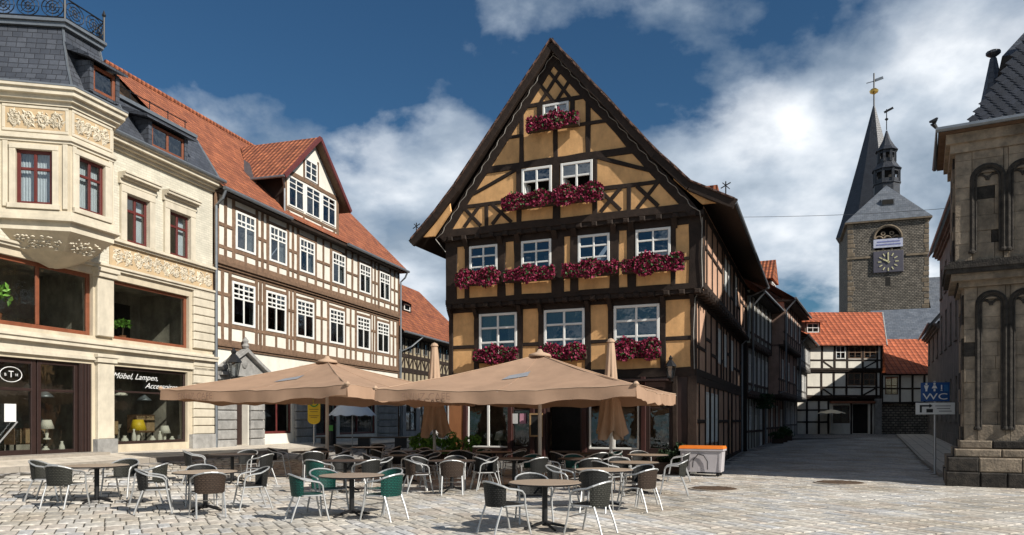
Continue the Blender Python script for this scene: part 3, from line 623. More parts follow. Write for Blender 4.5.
# window boxes full of petunias
def window_box(wx0, wx1, y, z, label, n):
    X, Y = Mf((wx0+wx1)/2, y); t = thing('window_box', label, 'flower box', (X, Y, z), MDEG, 'red flower boxes on the gable house'); w = (wx1-wx0)/2
    MB().slab(-w+.02, w-.02, -.24, -.02, -.16, .12).build('planter', boxm, t)
    fo, fl, f2 = MB(), MB(), MB(); ph = U(0, 6); n = int(n*U(.75, 1.1)); ks = U(.82, 1.1)
    for i in range(n*5):
        a = U(-1, 1); x = a*w*.97; env = 1-.35*abs(a)**3; r_ = U(0, 1); th = U(-1.2, 3.0)
        bump = .78+.22*math.sin(x*6+ph)
        yy = -.15-.28*env*bump*math.cos(th*.6)*r_**.4; zz = .10+.40*ks*env*bump*math.sin(th-.75)*r_**.4
        (fo if i % 4 == 0 else (f2 if i % 7 == 1 else fl)).leaf((x+U(-.03, .03), yy+U(-.03, .03), zz+U(-.05, .03)), U(.05, .11), 1.2)
    tag(fo.build('foliage', leafm, t), kind='stuff'); tag(fl.build('flowers', petal, t), kind='stuff'); tag(f2.build('pink_flowers', petal2, t), kind='stuff')
for i, (a, b) in enumerate(((1.1, 2.85), (3.6, 5.35), (6.1, 7.9))): window_box(a, b, -.10, 4.0, 'magenta flower box under the %s window of the first floor, above the cafe front' % ('left', 'middle', 'right')[i], 420)
for i, (a, b) in enumerate(((.55, 2.3), (2.45, 4.35), (4.6, 6.55), (6.65, 8.7))): window_box(a, b, -.40, 6.72, 'magenta flower box below the %s of the four second floor windows' % ('leftmost', 'second from left', 'second from right', 'rightmost')[i], 480)
for i, (a, b) in enumerate(((2.45, 4.3), (4.25, 6.1))): window_box(a, b, -.60, 9.2, 'magenta flower box below the %s open window in the gable' % ('left', 'right')[i], 460)
window_box(3.35, 5.25, -.60, 11.78, 'magenta flower box below the small topmost gable window', 420)

# ================================================================ left row: shop house with corner oriel, timbered house, low house
LDEG = 73.4; LF = thing_frame(-11.52, 28.5, LDEG); LZ = .7
def scrolls(mb, x0, x1, z0, z1, y, n, r=.022):
    """relief of running tendrils with leaves"""
    h = (z1-z0)/2; zc = (z0+z1)/2; w = (x1-x0)/n
    for i in range(n):
        s = 1 if i % 2 else -1; cx = x0+w*(i+.5)
        pts = []
        for k in range(26):
            t = k/25*3.6*math.pi; rr = h*.78*(1-k/30); pts.append((cx+rr*math.cos(t)*w/(2*h)*.95, y-.01, zc+s*rr*math.sin(t)))
        mb.tube(pts, [r*(1.1-.6*k/25) for k in range(26)], 5)
        for k in range(44):
            a = U(0, 6.28); q = U(.3, .95); c = (cx+math.cos(a)*q*w/2, y-.015, zc+math.sin(a)*q*h*.85)
            mb.lathe([(.05*U(.7, 1.3), 0), (.035, .02), (.005, .035)], 6, (0, 0, 0)) if False else None
            l = U(.05, .11); b = U(0, 6.28); d = (math.cos(b)*l, math.sin(b)*l); e = (-d[1]*.4, d[0]*.4)
            mb.add([(c[0]-d[0], y, c[2]-d[1]), (c[0]+e[0], y, c[2]+e[1]), (c[0]+d[0], y, c[2]+d[1]), (c[0]-e[0], y, c[2]-e[1]), (c[0], y-.05, c[2])], [(0, 1, 4), (1, 2, 4), (2, 3, 4), (3, 0, 4)])
def moulding(mb, x0, x1, z0, prof, ret=False):
    """prof = [(projection, height)] stacked boxes, butted"""
    z = z0
    for p, h in prof: mb.box(x0-(p if ret else 0), x1+(p if ret else 0), -p, .05, z, z+h); z += h
def build_shop_house():
    h = thing('shop_house', 'cream furniture shop building with slate corner oriel and big shop windows', 'house', (-11.52, 28.5, LZ), LDEG)
    XL = -12.5
    low = [(-4.8, -1.38, .25, 2.8), (-8.9, -5.62, .05, 2.8)]; up = [(-4.8, -1.3, 3.68, 5.6), (-9.2, -5.58, 3.68, 5.62)]
    hi = [(-4.3, -3.3, 6.95, 8.5), (-2.36, -1.3, 6.95, 8.5)]
    m = MB(); wall(m, XL, -.02, -.6, 6.05, low+up, 0, .35); m.build('lower_wall', cream, h)
    m = MB(); wall(m, XL, -.02, 6.05, 10.0, hi, 0, .25); m.build('upper_wall', palebr, h)
    # piers, rustication, bases
    MB().slab(-5.5, -4.86, -.14, .0, .45, 2.85, .02).build('pier', cream2, h); MB().slab(-5.5, -4.86, -.12, 0, 3.7, 5.55, .02).build('pier', cream2, h)
    m = MB(); m.slab(-5.56, -4.80, -.20, 0, 2.86, 3.02); m.slab(-5.6, -4.76, -.24, 0, 3.02, 3.12); m.build('pier_capital', cream2, h)
    m = MB(); m.slab(-5.56, -4.8, -.2, 0, 5.56, 5.72); m.slab(-5.62, -4.74, -.26, 0, 5.72, 5.84); m.build('pier_capital', cream2, h)
    m = MB(); m.slab(-5.58, -4.78, -.20, 0, -.3, .45); m.build('pier_base', greyst, h)
    m = MB(); m.slab(-1.30, -.0, -.18, 0, -.3, .52); m.build('pier_base', greyst, h)
    z = .53
    while z < 5.9:
        MB().slab(-1.15+U(-.004, .004), -.01, -.10, 0, z, z+.29, .025).build('rusticated_block', cream2, h); z += .315
        if 3.1 < z < 3.4: z = 3.72
    # ledge between the shop floors
    m = MB(); moulding(m, XL, .04, 2.92, [(.10, .1), (.06, .26), (.22, .12), (.27, .06), (.08, .10)]); m.build('ledge', cream2, h)
    m = MB(); moulding(m, XL, .0, 5.86, [(.10, .08), (.16, .07)]); m.build('string_course', cream2, h)
    m = MB(); m.box(-4.95, -.05, -.03, .0, 6.03, 6.74); m.build('frieze', mat('ochre_ground', (.50, .37, .22), .8, .1, 3), h)
    m = MB(); scrolls(m, -4.85, -.1, 6.08, 6.70, -.03, 11, .022); tag(m.build('frieze_relief', cream2, h), kind='stuff')
    m = MB(); moulding(m, -5.4, .04, 6.74, [(.12, .07), (.2, .07), (.1, .05)]); m.build('sill_course', cream2, h)
    m = MB(); moulding(m, -5.4, .10, 9.82, [(.10, .10), (.22, .08), (.36, .12), (.44, .07)]); m.build('cornice', cream2, h)
    m = MB(); m.tube([(-5.3, -.46, 10.22), (.15, -.46, 10.22)], .07, 8); m.build('gutter', zinc, h)
    # first-floor windows with hoods
    for a, b, _c, _d in hi:
        m = MB(); m.slab(a-.24, a-.002, -.10, .0, 6.93, 8.52); m.slab(b+.002, b+.24, -.10, 0, 6.93, 8.52); m.slab(a-.24, b+.24, -.11, 0, 8.52, 8.76); m.build('window_surround', cream2, h)
        m = MB(); moulding(m, a-.30, b+.30, 8.78, [(.10, .16), (.20, .06), (.30, .09), (.34, .05)]); m.build('window_hood', cream2, h)
        w = window(h, a, b, 6.95, 8.5, .06, 2, (.68,), redwood, clearglass, .09, .09, cur=.3)
    # shop windows: upper floor
    w = window(h, -4.8, -1.3, 3.68, 5.6, .12, 1, (), orwood, shopglass, .11, .08, name='shop_window')
    w = window(h, -9.2, -5.58, 3.68, 5.62, .12, 2, (), orwood, shopglass, .13, .12, name='shop_window')
    # street-level shop window and entrance
    w = window(h, -4.8, -1.38, .25, 2.8, .10, 1, (.68,), darkbr, shopglass, .10, .06, name='shop_window')
    text('Möbel, Lampen,', .27, signw, w, (-3.75, .085, 2.50), shear=.5, xs=1.15, ext=.002); text('Accessoires', .27, signw, w, (-2.6, .085, 2.22), shear=.5, xs=1.15, ext=.002)
    w = window(h, -7.42, -6.05, .05, 2.8, .10, 1, (.68,), darkbr, shopglass, .12, .07, name='shop_window')
    m = MB(); m.slab(-6.04, -5.62, .02, .2, .05, 2.8); 
    for x in (-5.98, -5.86, -5.74): m.slab(x-.03, x+.03, -.02, .02, .05, 2.8)
    m.build('fluted_post', darkbr, h)
    d = window(h, -8.9, -7.46, .05, 2.8, .10, 1, (.68,), darkbr, shopglass, .15, .09, name='shop_door')
    m = MB(); m.tube([(-8.25+.33*math.cos(t*.3142), .085, 2.32+.21*math.sin(t*.3142)) for t in range(20)], .012, 4, True); m.build('emblem_ring', signw, d); text('T', .26, signw, d, (-8.25, .085, 2.32)); text('B', .11, signw, d, (-8.42, .085, 2.31)); text('H', .11, signw, d, (-8.08, .085, 2.31))
    m = MB(); m.box(-8.45, -8.1, .08, .09, 1.0, 1.5); m.build('door_notice', signw, d); m = MB(); m.bar((-8.8, .04, .25), (-8.1, .04, 1.0), .03, .03); m.build('door_handle', alu, d)
    m = MB(); m.box(-9.3, -5.5, -.6, .1, -.4, .06); m.build('doorstep', kerbst, h)
    # display rooms behind the glass
    room = mat('shop_room', (.50, .45, .38), .9, .3, 1.5, dirt=.4)
    m = MB()
    for (x0, x1, z0, z1, dp) in ((-5.2, -1.0, .24, 2.95, 2.4), (-9.6, -5.3, .04, 2.95, 2.6), (-5.2, -1.0, 3.66, 5.75, 2.5), (-9.8, -5.3, 3.66, 5.75, 2.5)):
        m.poly([(x0, dp, z0), (x0, dp, z1), (x1, dp, z1), (x1, dp, z0)]); m.poly([(x0, .36, z0), (x1, .36, z0), (x1, dp, z0), (x0, dp, z0)]); m.poly([(x0, .36, z1), (x0, dp, z1), (x1, dp, z1), (x1, .36, z1)])
        m.poly([(x0, .36, z0), (x0, dp, z0), (x0, dp, z1), (x0, .36, z1)]); m.poly([(x1, .36, z0), (x1, .36, z1), (x1, dp, z1), (x1, dp, z0)])
    m.build('display_room', room, h)
    m = MB(); m.box(-3.2, -1.7, 2.3, 2.38, 3.66, 5.3); m.box(-2.4, -2.0, 2.2, 2.28, 3.66, 5.0); m.build('inner_partition', darkin, h)
    # mansard in slate with a dormer
    m = MB(); m.add([(-5.6, -.35, 10.15), (-.05, -.35, 10.15), (-.05, .75, 11.95), (-5.6, .75, 11.95)], [(0, 1, 2, 3)]); m.add([(-5.6, .75, 11.95), (-.05, .75, 11.95), (-.05, 5, 12.4), (-5.6, 5, 12.4)], [(0, 1, 2, 3)]); m.build('mansard', slate, h)
    m = MB(); m.box(-5.5, -.1, .62, .9, 11.93, 12.05); m.build('roof_edge', zinc, h)
    m = MB(); m.tube([(-5, .95, 12.5), (-.3, .95, 12.5)], .02, 5); 
    for i in range(6): m.tube([(-4.9+.9*i, .95, 12.0), (-4.9+.9*i, .95, 12.55)], .018, 5)
    m.build('snow_guard', blackm, h)
    m = MB(); m.prismx([(-.42, 10.15), (.9, 12.15), (1.1, 12.15), (1.1, 10.0)], -.05, .08); m.build('verge_parapet', zinc, h)
    dm = MB(); dm.box(-3.46, -1.9, -.30, .3, 10.28, 10.36); db = dm.build('dormer', slate, h)
    for x in (-3.62, -1.9): MB().prismx([(-.32, 10.3), (-.32, 11.18), (.35, 11.4), (.6, 11.4), (-.2, 10.3)], x, x+.16).build('dormer_cheek', slate, db)
    window(db, -3.46, -1.9, 10.36, 11.12, -.28, 2, (), orwood, glass, .09, .09, name='dormer_window')
    m = MB(); m.prismx([(-.52, 11.16), (-.52, 11.24), (.75, 11.74), (.75, 11.52)], -3.9, -1.45); m.build('dormer_roof', slate, db)
    # body: ends and back so that no light leaks through
    m = MB(); m.poly([(-.03, .02, -.6), (-.03, .02, 10), (-.03, 8, 10), (-.03, 8, -.6)]); m.poly([(-.03, 0, 10), (-.03, .75, 11.9), (-.03, 8, 12), (-.03, 8, 10)]); m.poly([(XL, 8, -.6), (XL, 8, 12), (-.03, 8, 12), (-.03, 8, -.6)]); m.poly([(XL, 0, -.6), (XL, 8, -.6), (XL, 8, 12), (XL, 0, 12)]); m.build('party_wall', cream, h)
    # ---- oriel: trapezoid plan, cantilevered over the shop
    oc = [(-8.63, .0), (-7.78, -1.5), (-6.30, -1.5), (-5.45, .0)]
    wz0, wz1 = 7.0, 8.5
    for (p, q, nm) in ((oc[0], oc[1], 'a'), (oc[1], oc[2], 'b'), (oc[2], oc[3], 'c')):
        L_ = math.hypot(q[0]-p[0], q[1]-p[1]); ang = math.atan2(q[1]-p[1], q[0]-p[0]); wa, wb = L_/2-.48, L_/2+.42
        f = MB(); wall(f, 0, L_, 6.55, 9.95, [(wa, wb, wz0, wz1)], 0, .2); o = put('oriel_wall', f.mesh('oriel_wall', cream), h, (p[0], p[1], 0), (0, 0, ang))
        m = MB(); m.slab(wa-.16, wa-.002, -.06, 0, wz0, wz1); m.slab(wb+.002, wb+.16, -.06, 0, wz0, wz1); m.slab(wa-.16, wb+.16, -.07, 0, wz1, wz1+.14); m.slab(wa-.2, wb+.2, -.1, 0, wz0-.14, wz0); m.build('window_surround', cream2, o)
        MB().slab(.06, .18, -.05, 0, 6.9, 8.7).build('pilaster', cream2, o); MB().slab(L_-.18, L_-.06, -.05, 0, 6.9, 8.7).build('pilaster', cream2, o)
        m = MB(); m.slab(.04, L_-.04, -.03, 0, 8.98, 9.06); m.slab(.04, L_-.04, -.03, 0, 9.64, 9.72); m.slab(.04, .12, -.03, 0, 9.06, 9.64); m.slab(L_-.12, L_-.04, -.03, 0, 9.06, 9.64); m.build('panel_frame', cream2, o)
        MB().box(.12, L_-.12, -.008, 0, 9.06, 9.64).build('panel_ground', mat('ochre_ground', (.50, .37, .22), .8, .1, 3), o)
        m = MB(); scrolls(m, .16, L_-.16, 9.08, 9.62, -.012, 4, .022); tag(m.build('panel_relief', cream2, o), kind='stuff')
        window(o, wa, wb, wz0, wz1, .05, 2, (.66,), redwood, clearglass, .09, .08, cur=.95)
    def ring(dd, z0, z1, mb, sc=1.0):
        c = (-7.04, .0); pts = []
        for x, y in oc:
            pts.append((c[0]+(x-c[0])*(1+dd), y*(1+dd*.9) if y < 0 else .02))
        mb.prismz(pts, z0, z1)
    m = MB(); ring(.03, 8.72, 8.80, m); ring(.07, 8.80, 8.88, m); ring(.02, 8.88, 8.96, m); m.build('oriel_moulding', cream2, h)
    m = MB(); ring(.05, 9.74, 9.86, m); ring(.13, 9.86, 9.98, m); ring(.22, 9.98, 10.12, m); ring(.27, 10.12, 10.20, m); m.build('oriel_cornice', cream2, h)
    m = MB(); ring(.28, 10.2, 10.25, m); m.build('oriel_gutter', zinc, h)
    m = MB(); ring(.04, 6.72, 6.84, m); ring(.10, 6.62, 6.72, m); ring(.14, 6.55, 6.62, m); ring(.02, 6.3, 6.55, m); m.build('oriel_sill', cream2, h)
    # corbel: tapered underside
    def pl(dd, z):
        c = (-7.04, 0); return [(c[0]+(x-c[0])*(1+dd), (y*(1+dd) if y < 0 else .0), z) for x, y in oc]
    m = MB(); rs = [pl(.0, 6.3), pl(-.08, 6.2), pl(-.35, 5.85), pl(-.70, 5.6), pl(-.95, 5.5)]
    for a, b in zip(rs, rs[1:]):
        for i in range(3): m.poly([a[i], a[i+1], b[i+1], b[i]][::-1])
    m.build('oriel_corbel', cream, h)
    m = MB()
    for i in range(3):
        for k in range(60):
            t, s_ = U(.1, .9), U(.05, .95); a, b = rs[1], rs[2]; 
            p = Vector(a[i]).lerp(Vector(a[i+1]), t); q = Vector(b[i]).lerp(Vector(b[i+1]), t); c = p.lerp(q, s_); nrm = (Vector(a[i+1])-Vector(a[i])).cross(q-p).normalized()
            if nrm.z > 0: nrm = -nrm
            m.lathe([(.045*U(.6, 1.4), -.02), (.04, .01), (.01, .03)], 5, c+nrm*.005)
    tag(m.build('corbel_relief', cream2, h), kind='stuff')
    # oriel roof
    tp = lambda k, z: [(-7.04+(x+7.04)*k, (y*k if y < 0 else 1.6) if True else 0, z) for x, y in oc]
    c = (-7.04, .3); base = [(c[0]+(x-c[0])*1.2, c[1]+(y-c[1])*1.12 if y < 0 else .6) for x, y in oc]; base = [(base[0][0]-.2, 1.9)]+base+[(base[3][0]+.2, 1.9)]
    def roofring(k, z): return [(c[0]+(x-c[0])*k, c[1]+(y-c[1])*k, z) for x, y in base]
    rr = [roofring(1, 10.24), roofring(.86, 10.9), roofring(.75, 11.6), roofring(.70, 12.1)]
    m = MB()
    for a, b in zip(rr, rr[1:]):
        for i in range(len(a)-1): m.poly([a[i], a[i+1], b[i+1], b[i]])
    m.poly(rr[-1]); m.build('oriel_roof', slate, h)
    m = MB()
    for i in range(1, 5):
        m.tube([rr[k][i] for k in range(4)], .035, 5)
    m.build('roof_hip', zinc, h)
    m = MB(); k2 = [roofring(.78, 0), ]; m.prismz([(p[0], p[1]) for p in roofring(.76, 0)], 12.08, 12.2); m.prismz([(p[0], p[1]) for p in roofring(.80, 0)], 12.2, 12.28); m.build('roof_cornice', zinc, h)
    # cresting: wrought-iron railing
    rl_ = roofring(.76, 12.28)
    for i in range(len(rl_)-1):
        a, b = Vector(rl_[i]), Vector(rl_[i+1]); m = MB(); up_ = Vector((0, 0, 1)); n = max(1, round((b-a).length/.75))
        m.tube([a+up_*.62, b+up_*.62], .022, 5); m.tube([a+up_*.06, b+up_*.06], .022, 5)
        for k in range(n):
            p, q = a.lerp(b, k/n), a.lerp(b, (k+1)/n); cc = (p+q)/2+up_*.33; e = (q-p)/2
            for r_, f in ((.9, .27), (.55, .18), (.25, .1)): m.tube([cc+e*r_*math.cos(t*.3927)+up_*f*math.sin(t*.3927) for t in range(16)], .014, 4, True)
            for t in range(8): m.tube([cc, cc+e*.8*math.cos(t*.785)+up_*.24*math.sin(t*.785)], .010, 4)
        m.build('iron_railing', blackm, h)
        m = MB(); m.tube([a, a+up_*.78], .032, 6); m.lathe([(.03, .76), (.06, .82), (.03, .9), (.005, .98)], 8, a); m.build('railing_post', blackm, h)
        if i == len(rl_)-2: m = MB(); m.tube([b, b+up_*.78], .032, 6); m.build('railing_post', blackm, h)
    # oriel dormer on the front slope
    m = MB(); m.box(-7.36, -6.56, -1.86, -1.3, 10.30, 10.38); d2 = m.build('oriel_dormer', slate, h)
    for x in (-7.48, -6.56): MB().prismx([(-1.88, 10.32), (-1.88, 11.16), (-1.1, 11.3), (-1.4, 10.32)], x, x+.12).build('dormer_cheek', slate, d2)
    window(d2, -7.36, -6.56, 10.38, 11.12, -1.84, 1, (), orwood, glass, .09, name='dormer_window')
    m = MB(); m.prismx([(-2.08, 11.14), (-2.08, 11.22), (-.9, 11.85), (-.9, 11.6)], -7.72, -6.32); m.build('dormer_roof', slate, d2)
build_shop_house()
# goods in the shop windows
def potted_palm(P, label, s=1.):
    t = thing('potted_plant', label, 'plant', P); MB().lathe([(.10*s, 0), (.14*s, .25*s), (.15*s, .26*s)], 10).build('pot', potm, t)
    MB().tube([(0, 0, .2*s), (.02, 0, .5*s), (0, 0, .75*s)], .025*s, 5).build('stem', wood, t); m = MB()
    for i in range(90): a = U(0, 6.28); r_ = U(.02, .32)*s; m.leaf((r_*math.cos(a), r_*math.sin(a), s*(.75+U(-.12, .16)-r_*.3)), .09*s, 2.2)
    tag(m.build('leaves', leafb, t), kind='stuff')
for x, s, l in ((-4.45, .75, 'small potted palm at the left end of the upper shop window'), (-3.95, .85, 'larger potted palm on the sill of the upper shop window'), (-8.45, 1.35, 'big leafy pot plant behind the upper window left of the pier')):
    X, Y = LF(x, .45); potted_palm((X, Y, LZ+3.67), l, s)
def sideboard(x, y, w, hgt, z, label):
    X, Y = LF(x, y); t = thing('sideboard', label, 'sideboard', (X, Y, LZ+z), LDEG); MB().slab(-w/2, w/2, -.2, .2, hgt*.35, hgt).build('cabinet', mat('walnut', (.16, .09, .05), .5, .2, 6), t)
    for sx in (-1, 1):
        for sy in (-1, 1): MB().box(sx*(w/2-.06)-.02, sx*(w/2-.06)+.02, sy*.15-.02, sy*.15+.02, 0, hgt*.35).build('leg', blackm, t)
    for i in range(2): MB().slab(-w/2+.03+i*w/2, -.03+i*w/2, -.22, -.2, hgt*.4, hgt*.95).build('door', mat('light_oak', (.34, .23, .13), .5, .15, 6), t)
sideboard(-3.9, 1.5, 1.3, .8, .24, 'wide low sideboard at the back left of the lettered shop window'); sideboard(-1.9, 1.6, .9, 1.0, .24, 'tall narrow sideboard at the back right of the lettered shop window'); sideboard(-6.6, 1.5, 1.1, .75, .05, 'low sideboard in the window beside the shop door')
for i, (x, z, l) in enumerate(((-3.4, 1.9, 'cone pendant lamp hanging left in the lettered shop window'), (-2.3, 1.75, 'cone pendant lamp hanging right in the lettered shop window'), (-6.9, 1.9, 'cone pendant lamp hanging left in the window beside the shop door'), (-6.3, 1.75, 'cone pendant lamp hanging right in the window beside the shop door'))):
    X, Y = LF(x, 1.1); t = thing('pendant_lamp', l, 'lamp', (X, Y, LZ+z)); MB().lathe([(.26, 0), (.20, .07), (.05, .2), (.03, .24)], 14).build('lamp_shade', (lampsh, zinc)[i % 2], t, True); MB().tube([(0, 0, .2), (0, 0, 2.9-z)], .008, 4).build('flex', blackm, t)
LBL = [('table_lamp', 'yellow shaded table lamp in the middle of the lettered shop window'), ('table_lamp', 'small white table lamp at the right end of the lettered shop window'), ('table_lamp', 'pale table lamp at the left end of the lettered shop window'), ('table_lamp', 'pale lamp on the display beside the shop entrance door')]
for (x, y, s, sh), (nm, l) in zip(((-3.0, .7, 1.5, yellowp), (-1.85, .6, 1.1, lampsh), (-4.3, .8, 1.2, lampsh), (-6.5, .8, 1.1, lampsh)), LBL):
    X, Y = LF(x, y); table_lamp((X, Y, LZ+(.24 if x > -5 else .45)), l, s, sh)
def vase(P, label, r_, h_, m_):
    t = tag(MB().lathe([(r_*.6, 0), (r_, h_*.3), (r_*.8, h_*.6), (r_*.35, h_*.85), (r_*.5, h_)], 12).build('vase', m_, None, True, P), label, 'vase')
for i, (x, y, r_, h_) in enumerate(((-4.55, .5, .09, .35), (-3.75, .55, .13, .28), (-3.4, .5, .08, .5), (-2.5, .55, .12, .25), (-2.2, .5, .09, .42), (-1.6, .5, .11, .22), (-7.1, .55, .1, .3), (-6.8, .5, .12, .22), (-6.2, .55, .09, .35))):
    X, Y = LF(x, y); vase((X, Y, LZ+(.24 if x > -5 else .05)), '%s vase in the %s, %s' % (('white', 'pale', 'cream')[i % 3], 'lettered shop window' if x > -5 else 'window beside the shop door', ('at its far left', 'left of the yellow lamp', 'tall one beside the yellow lamp', 'right of the yellow lamp', 'near the white lamp', 'at its far right', 'at its left', 'low one in its middle', 'at its right')[i]), r_, h_, lampsh)

# ================================================================ white and brown timbered house
def build_timber_house():
    h = thing('timber_house', 'long white and brown half-timbered house with red tiled roof and gabled dormer', 'house', (-11.52, 28.5, LZ), LDEG)
    W_ = 16.4; cs = [1.85, 4.1, 6.4, 9.3, 12.1, 14.45]
    lowh = [(c-.74, c+.74, 4.88, 6.62) for c in cs]; uph = [(c-.64, c+.64, 7.9, 9.45) for c in cs]
    m = MB(); wall(m, .03, W_, 3.95, 7.2, lowh, 0, .25); wall(m, .03, W_, 7.2, 10.1, uph, -.10, .25); m.build('plaster_wall', white, h)
    for c in cs:
        window(h, c-.74, c+.74, 4.88, 6.62, -.05, 2, (.62, .72, .84), wpaint, glass, .10, .07, cur=0)
        window(h, c-.64, c+.64, 7.9, 9.45, -.15, 2, (.64, .76), wpaint, glass, .09, .07, cur=.3)
    for c in cs:   # thin bars dividing the top lights
        for dx in (-.32, .32): MB().box(c+dx-.014, c+dx+.014, -.045, -.02, 5.98, 6.53).build('glazing_bar', wpaint, h); MB().box(c+dx*.9-.014, c+dx*.9+.014, -.145, -.12, 8.92, 9.37).build('glazing_bar', wpaint, h)
    for za, zb, y, hl, hw in ((3.98, 7.05, 0, lowh, .85), (7.25, 10.05, -.10, uph, .75)):
        S = [((.03, za+.12), (W_, za+.12), .26), ((.03, zb-.08), (W_, zb-.08), .18)]
        wz0, wz1 = hl[0][2], hl[0][3]; edges = []
        for c in cs: S += [((c-hw, za), (c-hw, zb), .19), ((c+hw, za), (c+hw, zb), .19), ((c-hw, wz0-.09), (c+hw, wz0-.09), .16), ((c-hw, wz1+.08), (c+hw, wz1+.08), .14), ((c, za), (c, wz0-.1), .14)]; edges += [(c-hw, c+hw)]
        gaps = [(.1, edges[0][0])]+[(edges[i][1], edges[i+1][0]) for i in range(5)]+[(edges[5][1], W_-.1)]
        for a, b in gaps:
            if b-a > .5: x = (a+b)/2; S.append(((x, za), (x, zb), .17))
            for z in (wz0-.09, (wz0+wz1)/2+.25 if y == 0 else (wz0+wz1)/2): S.append(((a, z), (b, z), .14))
        S += [((.1, za), (.1, zb), .2), ((W_-.1, za), (W_-.1, zb), .2)]
        timbers(h, S, oak2, y-.03, y+.05)
    m = MB(); moulding(m, .03, W_, 7.02, [(.12, .1), (.2, .1), (.16, .06)]); m.build('storey_beam', oak2, h)
    m = MB(); moulding(m, .03, W_, 3.84, [(.06, .1), (.12, .08)]); m.build('storey_beam', oak2, h)
    # ground floor: plaster, pilasters of banded stone, portal and shop openings
    gh = [(1.35, 2.15, 0, 2.45), (3.25, 5.35, .45, 2.75), (7.35, 9.4, .3, 2.75), (9.6, 13.6, .3, 2.75)]
    m = MB(); wall(m, .03, W_, -.6, 3.86, gh, 0, .3); m.build('ground_wall', white, h)
    for a, b in ((.05, 1.3), (2.2, 3.15), (5.5, 7.2), (13.75, 16.2)):
        z = -.1; 
        while z < 2.6: MB().slab(a, b, -.13, 0, z, z+.36, .03).build('stone_band', greyst, h); z += .385
        m = MB(); m.slab(a-.05, b+.05, -.18, 0, 2.62, 2.78); m.build('pilaster_capital', greyst, h)
    MB().box(1.3, 2.2, .29, .31, 0, 2.5).build('door', darkbr, h)
    for a, b, c, d in gh[1:]: window(h, a, b, c, d, .08, 2, (.72,), redwood, shopglass, .11, .08, name='shop_window')
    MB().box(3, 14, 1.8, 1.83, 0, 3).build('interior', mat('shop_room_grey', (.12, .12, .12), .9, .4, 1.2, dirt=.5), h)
    m = MB(); m.prism([(.35, 2.95), (3.1, 2.95), (3.1, 3.05), (1.72, 3.82), (.35, 3.05)], -.14, 0); m.build('pediment', greyst, h)
    m = MB(); m.beam((.2, 3.06), (1.76, 3.92), .15, -.34, 0); m.beam((1.68, 3.92), (3.25, 3.06), .15, -.335, 0); m.slab(.15, 3.3, -.32, 0, 2.80, 2.95); m.build('pediment_cornice', greyst, h)
    m = MB(); m.lathe([(.10, 0), (.16, .1), (.10, .2), (.13, .32), (.02, .48)], 10, (1.72, -.2, 3.95)); m.build('urn', greyst, h)
    m = MB(); m.lathe([(.2, -.02), (.16, .05), (.05, .1)], 10); o = m.build('cartouche', greyst, h, loc=(1.72, -.14, 3.32)); o.rotation_euler = (R(90), 0, 0)
    m = MB(); moulding(m, 3.3, W_, 2.84, [(.06, .08), (.1, .05)]); m.build('shop_cornice', greyst, h)
    # roof
    e = (-.55, 9.98); r_ = (5.05, 15.45)
    m = MB(); m.add([(-.12, e[0], e[1]), (W_+.3, e[0], e[1]), (W_+.3, r_[0], r_[1]), (-.12, r_[0], r_[1])], [(0, 1, 2, 3)]); m.add([(-.12, r_[0], r_[1]), (W_+.3, r_[0], r_[1]), (W_+.3, 10.5, 10), (-.12, 10.5, 10)], [(0, 1, 2, 3)]); m.build('roof', tile_red, h)
    m = MB(); m.box(0, W_+.2, -.50, .1, 9.82, 9.93); m.build('eave_board', oak, h)
    m = MB(); m.tube([(-.1, -.6, 9.92), (4.45, -.6, 9.92)], .075, 8); m.tube([(9.4, -.6, 9.92), (W_+.3, -.6, 9.92)], .075, 8); m.build('gutter', zinc, h)
    m = MB(); m.tube([(-.12, r_[0], r_[1]+.03), (W_+.3, r_[0], r_[1]+.03)], .11, 8); m.build('ridge_tiles', tile_red, h)
    m = MB(); m.poly([(.02, 0, -.6), (.02, 10, -.6), (.02, 10, 10), (.02, 5.05, 15.3), (.02, 0, 10)]); m.poly([(W_, -.1, -.6), (W_, -.1, 10), (W_, 5.05, 15.3), (W_, 10, 10), (W_, 10, -.6)]); m.poly([(0, 10, -.6), (0, 10, 10), (W_, 10, 10), (W_, 10, -.6)]); m.build('end_wall', oak2, h)
    for x in (.0, W_+.1): m = MB(); m.tube([(x, -.6, 9.88), (x, -.45, 9.55), (x, -.16, 9.3), (x, -.16, 0)], .055, 7); m.build('downpipe', zinc, h)
    # dormer with its own gable
    x0, x1, yf = 4.55, 9.25, -.12; ax = 6.9
    gw = [(6.2, 7.25, 12.32, 13.25)]; rw = [(4.85+1.42*i, 4.85+1.42*i+1.25, 10.68, 12.02) for i in range(3)]
    lx = lambda z: x0 if z < 12.15 else x0+(z-12.15)*(ax-x0)/2.1; rx = lambda z: x1 if z < 12.15 else x1-(z-12.15)*(x1-ax)/2.1
    m = MB(); wall(m, x0, x1, 9.95, 14.2, gw+rw, yf, .2, lx, rx, (12.15,)); d = m.build('dormer', white, h)
    for a in rw: window(d, *a, yf-.04, 2, (.62, .80), wpaint, glass, .07, .05)
    window(d, *gw[0], yf-.04, 2, (.35, .68), wpaint, glass, .07, .05)
